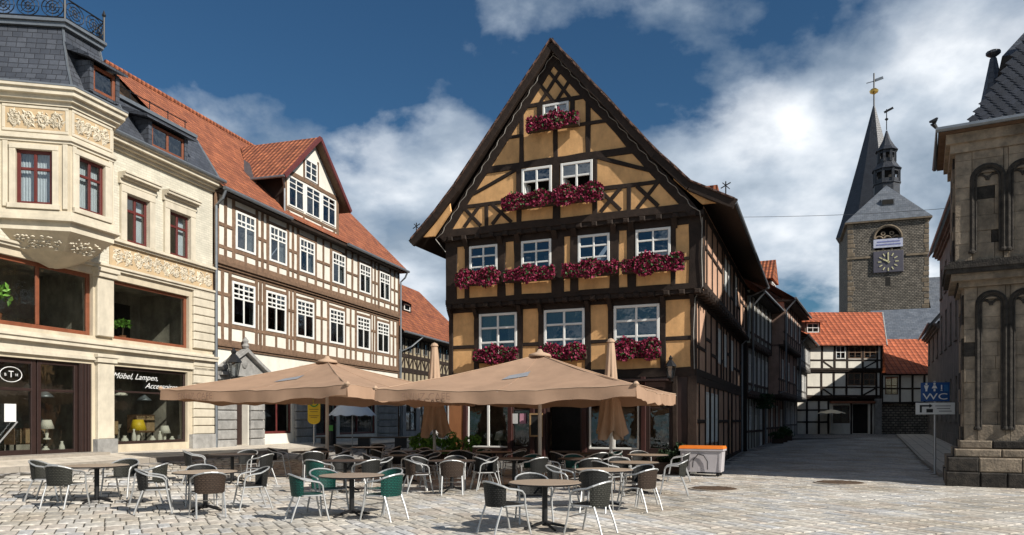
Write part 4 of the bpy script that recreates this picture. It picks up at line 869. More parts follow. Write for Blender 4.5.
    S = [((x0, 10.55), (x1, 10.55), .14), ((x0, 12.17), (x1, 12.17), .2), ((x0+.1, 9.95), (x0+.1, 12.1), .2), ((x1-.1, 9.95), (x1-.1, 12.1), .2), ((x0, 10.02), (x1, 10.02), .2), ((6.1, 10.0), (6.1, 10.5), .13), ((7.7, 10), (7.7, 10.5), .13),
         ((4.8, 10.45), (5.6, 10.05), .11), ((8.9, 10.45), (8.1, 10.05), .11), ((6.12, 12.2), (6.12, 13.4), .13), ((7.33, 12.2), (7.33, 13.4), .13)]
    timbers(d, S, oak2, yf-.03, yf+.05)
    for x in (x0, x1): m = MB(); m.poly([(x, yf, 9.9), (x, yf, 12.2), (x, 1.9, 12.2)]); m.build('dormer_cheek', oak, d)
    ex, ez = .55, 11.72; yb = 3.9
    for s, X in ((1, x0-ex), (-1, x1+ex)):
        m = MB(); m.add([(X, yf-.4, ez), (ax, yf-.4, 14.42), (ax, yb, 14.42), (X, 1.3, ez)], [(0, 1, 2, 3)]); m.build('dormer_roof', tile_red, d)
        m = MB(); m.add([(X, yf-.38, ez-.1), (ax, yf-.38, 14.3), (ax, yb, 14.3), (X, 1.3, ez-.1)], [(0, 3, 2, 1)]); m.build('dormer_soffit', oak2, d)
        MB().beam((X, ez-.06), (ax, 14.36), .2, yf-.45+s*.004, yf-.36).build('bargeboard', redwood, d)
    m = MB(); m.tube([(x0-ex-.03, yf-.4, ez-.05), (x0-ex-.03, 1.3, ez-.05)], .06, 6); m.tube([(x0-ex, yf-.3, ez-.1), (x0-.1, yf-.08, 11.3), (x0-.1, yf-.08, 10.1)], .045, 6); m.build('dormer_gutter', zinc, d)
    m = MB(); m.poly([(x0-.5, 1.0, 11.5), (x0-.5, 1.6, 12.1), (x0-.5, 1.6, 12.6), (x0-.5, 1.3, 12.4)]); m.build('flashing', zinc, d)
build_timber_house()

def build_low_house():
    h = thing('low_timber_house', 'low dark timbered house with orange tiled roof at the back left of the gable house', 'house', (-11.52, 28.5, .55), LDEG)
    x0, x1 = 16.75, 30
    hs = [(17.2+i*1.25, 17.95+i*1.25, 5.45, 6.25) for i in range(10)]
    m = MB(); wall(m, x0, x1, 2.9, 7.0, hs, .35, .2); m.build('plaster_wall', mat('tan_plaster', (.36, .30, .2), .9, .1, 3, .1, dirt=.3), h)
    for a, b, c, d in hs: window(h, a, b, c, d, .32, 2, (.5,), mat('grey_timber_paint', (.2, .19, .17), .7), glass, .06, .05)
    S = [((x0, 5.2), (x1, 5.2), .22), ((x0, 6.5), (x1, 6.5), .4), ((x0, 4.3), (x1, 4.3), .3), ((x0, 3.1), (x1, 3.1), .3)]
    for i in range(22): x = x0+.1+i*.625; S.append(((x, 3), (x, 6.6), .15))
    for i in range(10): x = 17.55+i*1.25; S += [((x-.5, 5.1), (x, 4.45), .11), ((x+.5, 5.1), (x, 4.45), .11)]
    timbers(h, S, oak, .31, .4)
    gh = [(17.5, 18.3, 0, 2.4), (18.8, 20.4, .5, 2.5), (21, 22, 0, 2.4), (23, 26, .5, 2.5)]
    m = MB(); wall(m, x0, x1, -.6, 2.92, gh, .55, .2); m.build('ground_wall', greyw, h)
    for a, b, c, d in gh: window(h, a, b, c, d, .6, 2, (.6,), darkbr, glass, .09, .07)
    m = MB(); m.box(x0, x1, .33, .55, 2.8, 2.93); m.build('jetty_underside', oak, h)
    m = MB(); m.add([(x0-.2, -.35, 6.55), (x1, -.35, 6.55), (x1, 4.6, 11.35), (x0-.2, 4.6, 11.35)], [(0, 1, 2, 3)]); m.add([(x0-.2, 4.6, 11.35), (x1, 4.6, 11.35), (x1, 9.5, 6.6), (x0-.2, 9.5, 6.6)], [(0, 1, 2, 3)]); m.build('roof', tile_old, h)
    m = MB(); m.box(x0-.1, x1, -.3, .4, 6.42, 6.5); m.build('eave_board', oak, h)
    m = MB(); m.tube([(x0-.2, -.42, 6.5), (x1, -.42, 6.5)], .07, 6); m.tube([(19.2, -.42, 6.45), (18.6, .1, 5.8), (17.0, .2, 5.3), (16.9, .2, 0)], .05, 6); m.build('gutter', zinc, h)
    # long shed dormer
    m = MB(); m.prismx([(1.5, 8.35), (1.45, 8.95), (3.4, 10.2), (3.3, 10.15)], 17, 21.6); d = m.build('shed_dormer', oak, h); m = MB(); m.add([(16.8, 1.15, 8.9), (22, 1.15, 8.9), (22.6, 3.4, 10.3), (16.8, 3.4, 10.3)], [(0, 1, 2, 3)]); m.build('shed_dormer_roof', tile_old, d); window(d, 20.4, 21.3, 8.42, 8.85, 1.40, 1, (), wpaint, glass, .06, name='dormer_window')
    m = MB(); m.poly([(x0+.01, .5, -.6), (x0+.01, 9, -.6), (x0+.01, 9, 7), (x0+.01, 4.6, 11.2), (x0+.01, .3, 7)]); m.poly([(x1, .3, -.6), (x1, .3, 7), (x1, 4.6, 11.2), (x1, 9, 7), (x1, 9, -.6)]); m.build('end_wall', oak2, h)
build_low_house()

# ================================================================ lane on the right of the gable house
SF = thing_frame(11.75, 38.0, 63.0)
def lane_house(name, label, x0, x1, floors, wallm, timm, roofm, eave, ridge, seed, z0=.2, posts=True, winm=None):
    """floors = [(z0, z1, jetty, window z0, window z1, n windows)]; facade looks right into the lane"""
    random.seed(seed); X, Y = SF(x0, 0); h = thing(name, label, 'house', (X, Y, z0), 63); W_ = x1-x0; jl = 0
    for fi, (za, zb, jt, wa, wb, n) in enumerate(floors):
        hs = []
        for i in range(n): c = W_*(i+.5)/n; hs.append((c-.42, c+.42, wa, wb))
        if fi == 0: hs = [hh if i % 3 else (hh[0]-.1, hh[1]+.1, 0, 2.2) for i, hh in enumerate(hs)]
        m = MB(); wall(m, 0, W_, za, zb, hs, -jt, .2); m.build('plaster_wall', wallm, h)
        for a in hs: window(h, *a, -jt-.02, 2, (.6,), winm or wpaint, glass, .06, .05, cur=.3 if random.random() < .5 else 0)
        for xx in (0, W_): m = MB(); m.poly([(xx, -jt, za), (xx, 6, za), (xx, 6, zb), (xx, -jt, zb)]); m.build('side_wall', wallm, h)
        S = [((0, za+.1), (W_, za+.1), .22), ((0, zb-.1), (W_, zb-.1), .2)]
        if posts:
            xs = [.1, W_-.1]+[q for a in hs for q in (a[0]-.08, a[1]+.08)]
            S += [((x, za), (x, zb), .11) for x in xs]+[((0, wa-.08), (W_, wa-.08), .12)]
        timbers(h, S, timm, -jt-.035, -jt+.05)
        if fi:
            MB().box(0, W_, -jt+.01, .1, za-.12, za-.005).build('jetty_underside', timm, h)
            for i in range(int(W_/.6)): MB().box(.1+i*.6, .28+i*.6, -jt-.1, 0, za-.16, za).build('joist_end', timm, h)
        jl = jt
    m = MB(); m.add([(-.2, -jl-.6, eave-.1), (W_+.2, -jl-.6, eave-.1), (W_+.2, 4, ridge), (-.2, 4, ridge)], [(0, 1, 2, 3)]); m.add([(-.2, 4, ridge), (W_+.2, 4, ridge), (W_+.2, 8, eave), (-.2, 8, eave)], [(0, 1, 2, 3)]); m.build('roof', roofm, h)
    m = MB(); m.box(-.15, W_+.15, -jl-.55, 0, eave-.28, eave-.18); m.prismx([(-jl, eave-.2), (4, ridge-.1), (7.9, eave-.2)], 0, .1); m.prismx([(-jl, eave-.2), (4, ridge-.1), (7.9, eave-.2)], W_-.1, W_); m.build('soffit', oak, h)
    m = MB(); m.tube([(-.2, -jl-.66, eave-.12), (W_+.2, -jl-.66, eave-.12)], .07, 6); m.tube([(.1, -jl-.66, eave-.15), (.1, -jl-.1, eave-.8), (.1, -jl-.1, 3.2), (.1, -.12, 2.8), (.1, -.12, 0)], .05, 6); m.build('gutter', zinc, h)
    return h
lane_oak = mat('lane_timber', (.075, .05, .036), .8, .25, 5, .4, rnd=.2)
h1 = lane_house('lane_house', 'narrow timbered house with pale green window band next along the lane after the ochre house', 0, 7.4, [(-.3, 2.9, 0, 1.0, 2.3, 4), (2.9, 5.5, .3, 3.5, 5.0, 5), (5.5, 8.2, .5, 6.1, 7.7, 5)], mat('grey_green_plaster', (.52, .54, .48), .9, .1, 3, .1, dirt=.25), lane_oak, tile_old, 8.2, 12.0, 3)
h2 = lane_house('lane_house', 'dark brown jettied house with small roof dormer in the middle of the lane', 7.6, 17.0, [(-.3, 3.0, 0, 1.0, 2.4, 4), (3.0, 6.0, .9, 4.0, 5.2, 3), (6.0, 8.7, 1.2, 6.8, 8.0, 4)], mat('brown_plaster', (.44, .29, .225), .9, .15, 3, .1, dirt=.3), lane_oak, tile_old, 8.8, 12.6, 5, .3)
h3 = lane_house('lane_house', 'white jettied house at the far left end of the lane', 17.4, 26.0, [(-.3, 2.9, 0, 1.0, 2.4, 3), (2.9, 5.2, .7, 3.6, 4.8, 4), (5.2, 7.4, 1.0, 5.8, 6.9, 4)], mat('pale_grey_plaster', (.58, .57, .54), .9, .1, 3, .1, dirt=.25), mat('grey_timber', (.15, .14, .13), .8, .2, 5), tile_old, 7.5, 10.6, 8, .45)
random.seed(11)
def lane_dormer():
    d = MB(); d.prismx([(.3, 9.4), (.3, 11.0), (3.2, 11.0), (1.5, 9.4)], 5.2, 7.6); o = d.build('roof_dormer', oak, h2)
    m = MB(); m.prism([(4.9, 10.9), (6.4, 12.4), (7.9, 10.9)], .1, 3.6); m.build('dormer_roof', tile_old, o); window(o, 5.6, 7.2, 9.7, 10.8, .22, 2, (), wpaint, glass, .08)
lane_dormer()

# ================================================================ house closing the lane
def build_end_house():
    h = thing('end_house', 'white half-timbered house with bright orange roof closing the end of the lane', 'house', (0, 62, .58), 0)
    a0, a1, b1 = 21.5, 30.84, 34.9
    for za, zb, jt in ((3.05, 5.3, .25), (5.3, 7.5, .4)):
        ws = [(28.0, 29.1, za+1.0, zb-.2), (29.3, 30.3, za+1.0, zb-.2)]
        if za > 5: ws = [(26.95, 27.75, za+.95, zb-.15)]+ws
        m = MB(); wall(m, a0, a1, za, zb, ws, -jt, .2); m.build('plaster_wall', white, h)
        for i, w in enumerate(ws): window(h, *w, -jt-.03, 2, (.5,), wpaint if za > 5 and i == 0 else oak2, glass, .07, .06)
        S = [((a0, za+.1), (a1, za+.1), .2), ((a0, zb-.1), (a1, zb-.1), .2), ((a0, za+.85), (a1, za+.85), .14)]
        for x in (22.4, 23.4, 24.55, 25.81, 26.85, 27.9, 29.2, 30.4, 30.75): S.append(((x, za), (x, zb), .17))
        S += [((24.6, za+.15), (23.7, za+.8), .12) if za < 5 else ((23.5, za+.15), (24.4, za+.8), .12), ((29.3, za+.2), (30.3, za+.75), .12), ((25.9, za+.75), (26.7, za+.2), .12)]
        timbers(h, S, oak, -jt-.035, -jt+.05)
        MB().box(a0, a1, -jt+.01, 0, za-.1, za-.003).build('jetty_underside', oak, h)
    gh = [(26.9, 28.3, .9, 2.4), (28.55, 29.9, .05, 2.5)]
    m = MB(); wall(m, a0, a1, -.3, 2.95, gh, 0, .2); m.build('ground_wall', white, h)
    window(h, *gh[0], .02, 2, (), wood, glass, .08, .06); MB().box(28.5, 30, .4, .42, 0, 2.6).build('doorway_back', darkin, h)
    MB().box(26.6, 30.4, -.3, -.02, 2.55, 2.75).build('shop_fascia', mat('rust_fascia', (.22, .08, .04), .7), h)
    S = [((a0, 2.85), (a1, 2.85), .2)]+[((x, 0), (x, 2.9), .17) for x in (22.5, 23.6, 24.7, 25.7, 26.5, 28.42, 30.1)]+[((a0, 1.0), (26.4, 1.0), .13), ((a0, 2.0), (26.4, 2.0), .13)]
    timbers(h, S, oak, -.035, .05)
    MB().box(30.3, 30.84, -.3, .1, -.2, 2.95).build('corner_pillar', greyst, h)
    m = MB(); m.add([(a0-.2, -.85, 7.35), (a1+.15, -.85, 7.35), (a1+2.1, 3.8, 10.75), (a0+1.6, 3.8, 10.75)], [(0, 1, 2, 3)]); m.add([(a0+1.6, 3.8, 10.75), (a1+2.1, 3.8, 10.75), (a1+4.1, 8, 7.3), (a0+3.6, 8, 7.3)], [(0, 1, 2, 3)]); m.build('roof', tile_brt, h)
    m = MB(); m.tube([(a1+.15, -.85, 7.33), (a1+2.1, 3.8, 10.73), (a1+4.1, 8, 7.3)], .06, 5); m.build('verge_board', greyst, h); m = MB(); m.poly([(a1-.05, -.4, 2.5), (a1+3.9, 8, 2.5), (a1+3.9, 8, 7.2), (a1+2.0, 3.8, 10.6), (a1-.05, -.4, 7.4)]); m.build('end_wall', white, h)
    m = MB(); m.prismx([(.9, 8.5), (.9, 9.5), (2.6, 9.7), (2.2, 8.9)], 24.9, 26.2); d = m.build('dormer', wood, h); window(d, 25.05, 26.05, 8.6, 9.4, .84, 2, (.5,), wpaint, glass, .07, .05, name='dormer_window'); m = MB(); m.prismx([(.5, 9.45), (.5, 9.55), (3.2, 10.4), (3.2, 10.2)], 24.5, 26.6); m.build('dormer_roof', tile_brt, d)
    # lower wing on the right
    m = MB(); wall(m, a1, b1, 2.5, 5.1, [(31.2, 32.3, 3.3, 4.8)], -.1, .2); m.build('plaster_wall', white, h); window(h, 31.2, 32.3, 3.3, 4.8, -.12, 2, (.5,), oak2, glass, .07, .06)
    timbers(h, [((a1, 2.6), (b1, 2.6), .2), ((a1, 5.0), (b1, 5.0), .2), ((a1, 3.8), (b1, 3.8), .14)]+[((x, 2.5), (x, 5.1), .17) for x in (30.95, 32.45, 33.5, 34.5)], oak, -.135, -.05)
    m = MB(); wall(m, a1, b1, -.3, 2.5, [], .1); m.build('stone_wall', rubble, h)
    m = MB(); m.add([(a1+.2, -.6, 5.0), (b1, -.6, 5.0), (b1+1.8, 3.2, 8.3), (a1+1.8, 3.2, 8.3)], [(0, 1, 2, 3)]); m.add([(a1+1.8, 3.2, 8.3), (b1+1.8, 3.2, 8.3), (b1+3, 7, 5), (a1+3.4, 7, 5)], [(0, 1, 2, 3)]); m.build('wing_roof', tile_brt, h)
    m = MB(); m.box(a0, b1, 7.9, 8.1, -.3, 7.2); m.box(a0-.1, a0, 0, 8, -.3, 7.2); m.box(b1, b1+.1, 0, 8, -.3, 5); m.build('rear_wall', white, h)
build_end_house()
def small_parasol(P, label, r_, ht, m_, n=8, droop=.3):
    t = thing('parasol', label, 'parasol', P); MB().tube([(0, 0, 0), (0, 0, ht)], .025, 6).build('pole', alu, t)
    m = MB(); N_ = n*4; rows = [(.03, ht), (.35*r_, ht-.22*droop*r_*1.6), (.7*r_, ht-.55*droop*r_*1.6), (r_, ht-droop*r_*1.6)]
    vs = []; fs = []
    for i, (q, z) in enumerate(rows):
        for k in range(N_): a = 2*math.pi*k/N_; c = abs(math.cos(a*n/2)); qq = q*(1-.05*(1-c)*i/3); vs.append((qq*math.cos(a), qq*math.sin(a), z-.05*r_*(1-c)*0+(.06*r_*(1-c) if i == 3 else 0)))
    for i in range(3):
        for k in range(N_): a = i*N_+k; b = i*N_+(k+1) % N_; fs.append((a, a+N_, b+N_, b))
    m.add(vs, fs); m.build('canopy', m_, t, True); MB().lathe([(.25, 0), (.25, .05), (.04, .08)], 12).build('base', greyst, t)
    for k in range(n): a = 2*math.pi*k/n; MB().tube([(.03, 0, ht-.02), (r_*.98*math.cos(a), r_*.98*math.sin(a), ht-droop*r_*1.6)] if False else [(0, 0, ht-.03), (r_*.98*math.cos(a), r_*.98*math.sin(a), ht-droop*r_*1.6-.01)], .01, 4).build('rib', alu, t)
small_parasol((26.3, 60.9, .575), 'cream parasol in front of the house at the end of the lane', 1.1, 2.05, parasolw, 8, .2)

# ================================================================ church
def build_church():
    h = thing('church_tower', 'rubble stone church tower with clock, slate roofs, lantern and dark needle spire', 'church', (44.0, 97, 0), -20)
    W_, Z = 9.4, 27.6
    
    m = MB(); wall(m, 0, W_, -1, 25.2, [(3.2, 6.2, 23.7, 25.2)], 0, .5)
    # round-headed bell opening, stones above it stepped along the arch
    n = 10; cx, r_ = 4.7, 1.5
    for i in range(n):
        a, b = 25.2+1.5*i/n, 25.2+1.5*(i+1)/n; wa = r_*math.sqrt(max(0, 1-((a-25.2)/1.5)**2)); wb = r_*math.sqrt(max(0, 1-((b-25.2)/1.5)**2))
        m.poly([(0, 0, a), (cx-wa, 0, a), (cx-wb, 0, b), (0, 0, b)]); m.poly([(cx+wa, 0, a), (W_, 0, a), (W_, 0, b), (cx+wb, 0, b)]); 
        m.poly([(cx-wa, 0, a), (cx-wa, .5, a), (cx-wb, .5, b), (cx-wb, 0, b)]); m.poly([(cx+wa, 0, a), (cx+wb, 0, b), (cx+wb, .5, b), (cx+wa, .5, a)])
    m.poly([(0, 0, 26.7), (W_, 0, 26.7), (W_, 0, Z), (0, 0, Z)])
    m.poly([(0, 0, -1), (0, 0, Z), (0, W_, Z), (0, W_, -1)]); m.poly([(W_, 0, -1), (W_, W_, -1), (W_, W_, Z), (W_, 0, Z)]); m.poly([(0, W_, -1), (0, W_, Z), (W_, W_, Z), (W_, W_, -1)])
    m.build('tower_wall', rubble, h)
    z = 0
    while z < Z-.5:
        for x0, x1 in ((-.03, .55+U(-.2, .35)), (W_-.6+U(-.3, .2), W_+.03)): MB().slab(x0, x1, -.03, .3, z, z+.5, .03).build('quoin', mat('tower_ashlar', (.27, .21, .145), .95, .3, 1, .5, dirt=.3, rnd=.2), h)
        z += .52+U(0, .3)
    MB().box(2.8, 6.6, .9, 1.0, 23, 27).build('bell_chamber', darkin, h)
    sto = MATS['tower_ashlar']
    m = MB(); m.tube([(cx+r_*math.cos(math.pi*i/14)*1.06, -.06, 25.2+1.5*math.sin(math.pi*i/14)*1.06) for i in range(15)], .18, 6); m.build('arch_ring', sto, h)
    m = MB()
    for x in (4.2, 5.2): m.tube([(x, .2, 23.7), (x, .2, 25.1)], .14, 6)
    for c in (3.7, 4.7, 5.7): m.tube([(c+.5*math.cos(math.pi*i/8), .2, 25.0+.5*math.sin(math.pi*i/8)) for i in range(9)], .13, 6)
    for c in (4.2, 5.2): m.tube([(c+.22*math.cos(math.pi*i/4), .2, 25.85+.22*math.sin(math.pi*i/4)) for i in range(8)], .1, 5, True)
    m.build('tracery', sto, h)
    q = MB(); q.box(3.05, 6.45, -.1, -.04, 24.0, 25.1); bn = q.build('banner', mat('banner_cloth', (.52, .54, .66), .8), h)
    m = MB(); 
    for z, a, b in ((24.75, 3.5, 6.1), (24.38, 3.4, 6.2)): m.box(a, b, -.125, -.105, z-.07, z+.07)
    m.build('banner_print', mat('banner_ink', (.2, .22, .45), .8), bn)
    m = MB(); m.box(-.12, 2.7, -.12, .1, 22.75, 23.0); m.box(6.8, W_+.12, -.12, .1, 22.75, 23.0); m.build('string_course', sto, h)
    c = MB(); c.slab(3.0, 6.5, -.25, 0, 20.75, 23.5, .05); ck = c.build('clock_face', mat('clock_grey', (.085, .08, .10), .8, .1, 1), h)
    for i in range(12):
        a = 2*math.pi*i/12; q = MB(); q.bar((4.75+.8*math.sin(a), -.28, 22.12+.8*math.cos(a)), (4.75+1.2*math.sin(a), -.28, 22.12+1.2*math.cos(a)), .13, .04, (0, 1, 0)); q.build('hour_mark', mat('clock_gilt', (.62, .58, .34), .5), ck)
    for a, l, w in ((R(-2), 1.1, .14), (R(-62), .7, .18)): q = MB(); q.bar((4.75-.2*math.sin(a), -.32, 22.12-.2*math.cos(a)), (4.75+l*math.sin(a), -.32, 22.12+l*math.cos(a)), w, .04, (0, 1, 0)); q.build('clock_hand', MATS['clock_gilt'], ck)
    for x, z in ((4.75, 19.6), (4.7, 12.5)): MB().box(x-.28, x+.28, -.02, .05, z-.55, z+.55).build('slit_window', darkin, h)
    m = MB(); e = .35; A = (W_/2, W_/2, 33.4); cs = [(-e, -e, Z-.05), (W_+e, -e, Z-.05), (W_+e, W_+e, Z-.05), (-e, W_+e, Z-.05)]
    A, A2 = (W_/2+.1, 2.0, 32.6), (W_/2+.1, W_-2.0, 32.6)
    m.poly([cs[0], cs[1], A]); m.poly([cs[1], cs[2], A2, A]); m.poly([cs[2], cs[3], A2]); m.poly([cs[3], cs[0], A, A2])
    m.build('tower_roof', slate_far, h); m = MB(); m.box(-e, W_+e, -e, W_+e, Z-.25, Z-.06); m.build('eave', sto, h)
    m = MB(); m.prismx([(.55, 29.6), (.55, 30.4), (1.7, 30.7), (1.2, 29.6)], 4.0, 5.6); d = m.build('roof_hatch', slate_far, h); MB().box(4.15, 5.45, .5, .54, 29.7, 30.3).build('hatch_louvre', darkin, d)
    # octagonal lantern
    lx, ly = W_/2+.45, W_/2; ln = slate_dk
    m = MB(); m.lathe([(1.65, 30.6), (1.65, 33.3), (1.8, 33.35), (1.8, 33.5)], 8, (lx, ly, 0), R(22.5)); lt = m.build('lantern', ln, h)
    def stage(r_, z0, z1):
        for i in range(8):
            a = R(22.5+45*i); b = R(67.5+45*i); q = MB(); q.bar((lx+r_*math.cos(a), ly+r_*math.sin(a), z0), (lx+r_*math.cos(a), ly+r_*math.sin(a), z1), .32, .32); q.build('lantern_post', ln, lt)
        q = MB(); q.lathe([(r_*1.03, z0), (r_*1.03, z0+.5)], 8, (lx, ly, 0), R(22.5)); q.lathe([(r_*1.03, z1-.35), (r_*1.03, z1)], 8, (lx, ly, 0), R(22.5)); q.build('lantern_band', ln, lt)
        q = MB(); q.lathe([(r_*.7, z0), (r_*.7, z1)], 8, (lx, ly, 0)); q.build('lantern_core', darkin, lt)
    stage(1.55, 33.5, 35.3); stage(1.05, 36.3, 37.9)
    m = MB(); m.lathe([(1.9, 35.3), (1.6, 35.6), (1.15, 36.3)], 8, (lx, ly, 0), R(22.5)); m.lathe([(1.45, 37.9), (1.05, 38.4), (.5, 39.4), (.1, 40.7)], 8, (lx, ly, 0), R(22.5)); m.build('lantern_roof', ln, lt)
    m = MB(); m.tube([(lx, ly, 40.8), (lx, ly, 43.6)], .06, 5); m.lathe([(.02, 42.0), (.25, 42.25), (.02, 42.5)], 8, (lx, ly, 0)); m.bar((lx-.3, ly, 43.2), (lx+.8, ly, 43.7), .05, .3); m.build('lantern_vane', blackm, lt)
    # second tower and needle spire behind
    sx, sy = 4.5, 13.0
    m = MB(); m.box(sx-4.4, sx+4.0, sy-4, sy+4, -1, 28.5); m.build('rear_tower', rubble, h)
    m = MB(); m.lathe([(5.3, 28.3), (4.6, 30.5), (2.3, 39), (.15, 47.4)], 8, (sx, sy, 0), R(12)); m.build('spire', slate_dk, h)
    m = MB(); m.tube([(sx, sy, 47.4), (sx, sy, 52.2)], .11, 6); m.build('spire_mast', blackm, h); m = MB(); m.lathe([(.05, 49.1), (.55, 49.4), (.62, 49.65), (.4, 49.9), (.05, 50.0)], 12, (sx, sy, 0)); m.build('gilt_ball', gold, h)
    m = MB(); m.bar((sx-1.0, sy, 50.9), (sx+.3, sy, 51.1), .06, .12); m.bar((sx, sy, 51.1), (sx+1.2, sy, 51.4), .06, .4); m.build('weather_vane', zinc, h)
    # nave roof to the right
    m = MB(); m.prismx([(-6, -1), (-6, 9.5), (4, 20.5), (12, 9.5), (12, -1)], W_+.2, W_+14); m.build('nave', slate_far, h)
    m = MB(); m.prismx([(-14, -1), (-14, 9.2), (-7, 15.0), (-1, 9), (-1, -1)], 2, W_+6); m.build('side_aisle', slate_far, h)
build_church()

# ================================================================ sandstone town hall corner on the right
def build_town_hall():
    h = thing('town_hall', 'weathered sandstone town hall bay with blind tracery and diamond slate roof at right edge', 'town hall', (11.97, 19.6, 0), -29)
    XR = 6.5; D = 2.2
    def core(x0, y0, z0, z1, mm): m = MB(); m.box(x0, XR, y0, D, z0, z1); m.build('core', mm, h)
    core(.05, .27, -.3, 5.3, sooty); core(-.16, .02, 5.3, 8.9, sooty)
    m = MB(); m.box(1.4, XR+2, 2.2, 12.5, -.3, 12.0); m.build('rear_body', sandst, h); m = MB(); m.add([(1.0, 2.0, 12), (XR+2, 2.0, 12), (XR+2, 12.6, 12), (1.0, 12.6, 12), (4.5, 6, 17), (XR+2, 6, 17), (XR+2, 9, 17), (4.5, 9, 17)], [(0, 1, 5, 4), (3, 0, 4, 7), (2, 3, 7, 6), (4, 5, 6, 7)]); m.build('rear_roof', slate, h)
    def courses(x0, y, z0, z1, lanc, hmin=.3, hmax=.46, wmin=.32, wmax=.75, name='stone_block'):
        z = z0
        while z < z1-.12:
            hh = min(U(hmin, hmax), z1-z); 
            if z1-z-hh < .15: hh = z1-z
            zones = []; x = x0
            for a, b, zb, zt in lanc:
                inside = zb < z+hh/2 < zt; zones.append((x, a, 0)); zones.append((a, b, .07 if inside else 0)); x = b
            zones.append((x, 3.2, 0))
            for a, b, dp in zones:
                if b-a < .03: continue
                q = a
                while q < b-.02:
                    w = min(U(wmin, wmax), b-q)
                    if b-q-w < .15: w = b-q
                    mt = sooty if (random.random() < (.02 if dp else .07) or w < .07) else sandst
                    MB().slab(q+.004, q+w-.004, y+dp-U(0, .025), y+.28, z+.002, z+hh-.002, .008).build(name, mt, h); q += w
            z += hh
    lo = [(.30, .92, 1.5, 5.05), (1.02, 1.64, 1.5, 5.05), (1.74, 2.36, 1.5, 5.05)]
    up = [(.17, .86, 6.1, 8.3), (.96, 1.62, 6.1, 8.3), (1.72, 2.38, 6.1, 8.3)]
    courses(0, 0, 1.2, 5.25, lo); courses(-.21, -.25, 5.9, 8.75, up)
    # left flank, seen edge-on
    def flank(xw, z0, z1):
        z = z0
        while z < z1-.1:
            hh = min(U(.32, .46), z1-z); y = .12
            while y < 2.1: w = min(U(.5, 1.0), 2.2-y); m = MB(); m.box(xw-.03-U(0, .02), xw+.1, y, y+w-.01, z, z+hh-.008); m.build('stone_block', sandst if random.random() < .6 else sooty, h); y += w
            z += hh
    flank(.0, 1.2, 5.25); flank(-.21, 5.9, 8.75)
    # mouldings round the blind lancets
    for y, lst in ((0, lo), (-.25, up)):
        for a, b, zb, zt in lst:
            r_ = (b-a)/2; cx = (a+b)/2; zs = zt-r_*.9
            for dx, rr in ((0, .062), (.085, .03)):
                pts = [(a+dx, y-.01, zb), (a+dx, y-.01, zs)]+[(cx-(r_-dx)*math.cos(math.pi*i/12), y-.01, zs+(r_-dx)*1.0*math.sin(math.pi*i/12)) for i in range(1, 12)]+[(b-dx, y-.01, zs), (b-dx, y-.01, zb)]
                m = MB(); m.tube(pts, rr, 6); m.build('lancet_moulding', sooty, h)
            m = MB(); q = r_*.55
            for s in (-1, 1): m.tube([(cx+s*r_*.48+q*.8*math.cos(math.pi*i/7), y+.05, zs-.02+q*.8*math.sin(math.pi*i/7)) for i in range(8)], .03, 5)
            m.tube([(cx+q*.62*math.cos(math.pi*i/5), y+.05, zs+r_*.48+q*.5*math.sin(math.pi*i/5)) for i in range(10)], .026, 5, True); m.build('tracery', sooty, h)
            # spandrel stones above the arch head
            for s in (-1, 1):
                pts = [(cx+s*r_, zt+.02), (cx+s*r_, zs)]+[(cx+s*r_*math.cos(math.pi/2*i/6), zs+r_*math.sin(math.pi/2*i/6)) for i in range(1, 7)]+[(cx, zt+.02)]
                m = MB(); m.prism(pts if s < 0 else pts[::-1], y+.0, y+.12); m.build('spandrel', sooty, h)
            for s, x in ((-1, a), (1, b)): m = MB(); m.lathe([(.07, 0), (.09, .05), (.05, .12)], 8, (x, y-.02, zb-.02)); m.build('shaft_base', sooty, h)
    # stepped plinth of big blocks
    for (z0, z1, y, x0) in ((-.25, .40, -.40, -.42), (.40, .78, -.36, -.38), (.78, 1.0, -.22, -.22), (1.0, 1.22, -.10, -.10)):
        x = x0
        while x < 3.2: w = U(.55, 1.05); MB().slab(x, x+w-.012, y-U(0, .02), .12, z0, z1-.008, .03).build('plinth_block', random.choice((sandst, sandst, sooty)), h); x += w
        yy = y+.2
        while yy < 2.1: w = U(.6, 1.1); m = MB(); m.box(x0-U(0, .02), .1, yy, yy+w-.012, z0, z1-.008); m.build('plinth_block', random.choice((sandst, sooty)), h); yy += w
    MB().box(3.2, XR, -.4, .1, -.25, 1.2).build('plinth_core', sandst, h)
    # string course
    for z0, z1, p in ((5.25, 5.40, .12), (5.40, 5.58, .30), (5.58, 5.70, .42), (5.70, 5.80, .46), (5.80, 5.90, .36)):
        MB().box(-p, XR, -p, 2.2+p*.5, z0, z1).build('string_course', sooty if p > .35 else sandst, h)
    for z0, z1, p in ((8.75, 8.98, .32), (8.98, 9.23, .42)): MB().box(-p, XR, -p, 2.3, z0, z1).build('cornice', sandst, h)
    # roof
    def ring(i, z): return [(-.60+i, -.66+i, z), (XR+2, -.66+i, z), (XR+2, max(2.75-i*.3, 1.7), z), (-.60+i, max(2.75-i*.3, 1.7), z)]
    rs = [ring(0, 9.30), ring(.70, 9.62), ring(1.25, 10.55), ring(2.3, 12.6)]
    m = MB()
    for a, b in zip(rs, rs[1:]):
        for i in (0, 2, 3): j = (i+1) % 4; m.poly([a[i], a[j], b[j], b[i]])
    m.build('roof', slate, h)
    m = MB(); m.poly(ring(0.02, 9.24)[::-1]); m.poly([(-.58, -.64, 9.33), (XR, -.64, 9.33), (XR, -.64, 9.24), (-.58, -.64, 9.24)][::-1]); m.build('soffit', oak2, h)
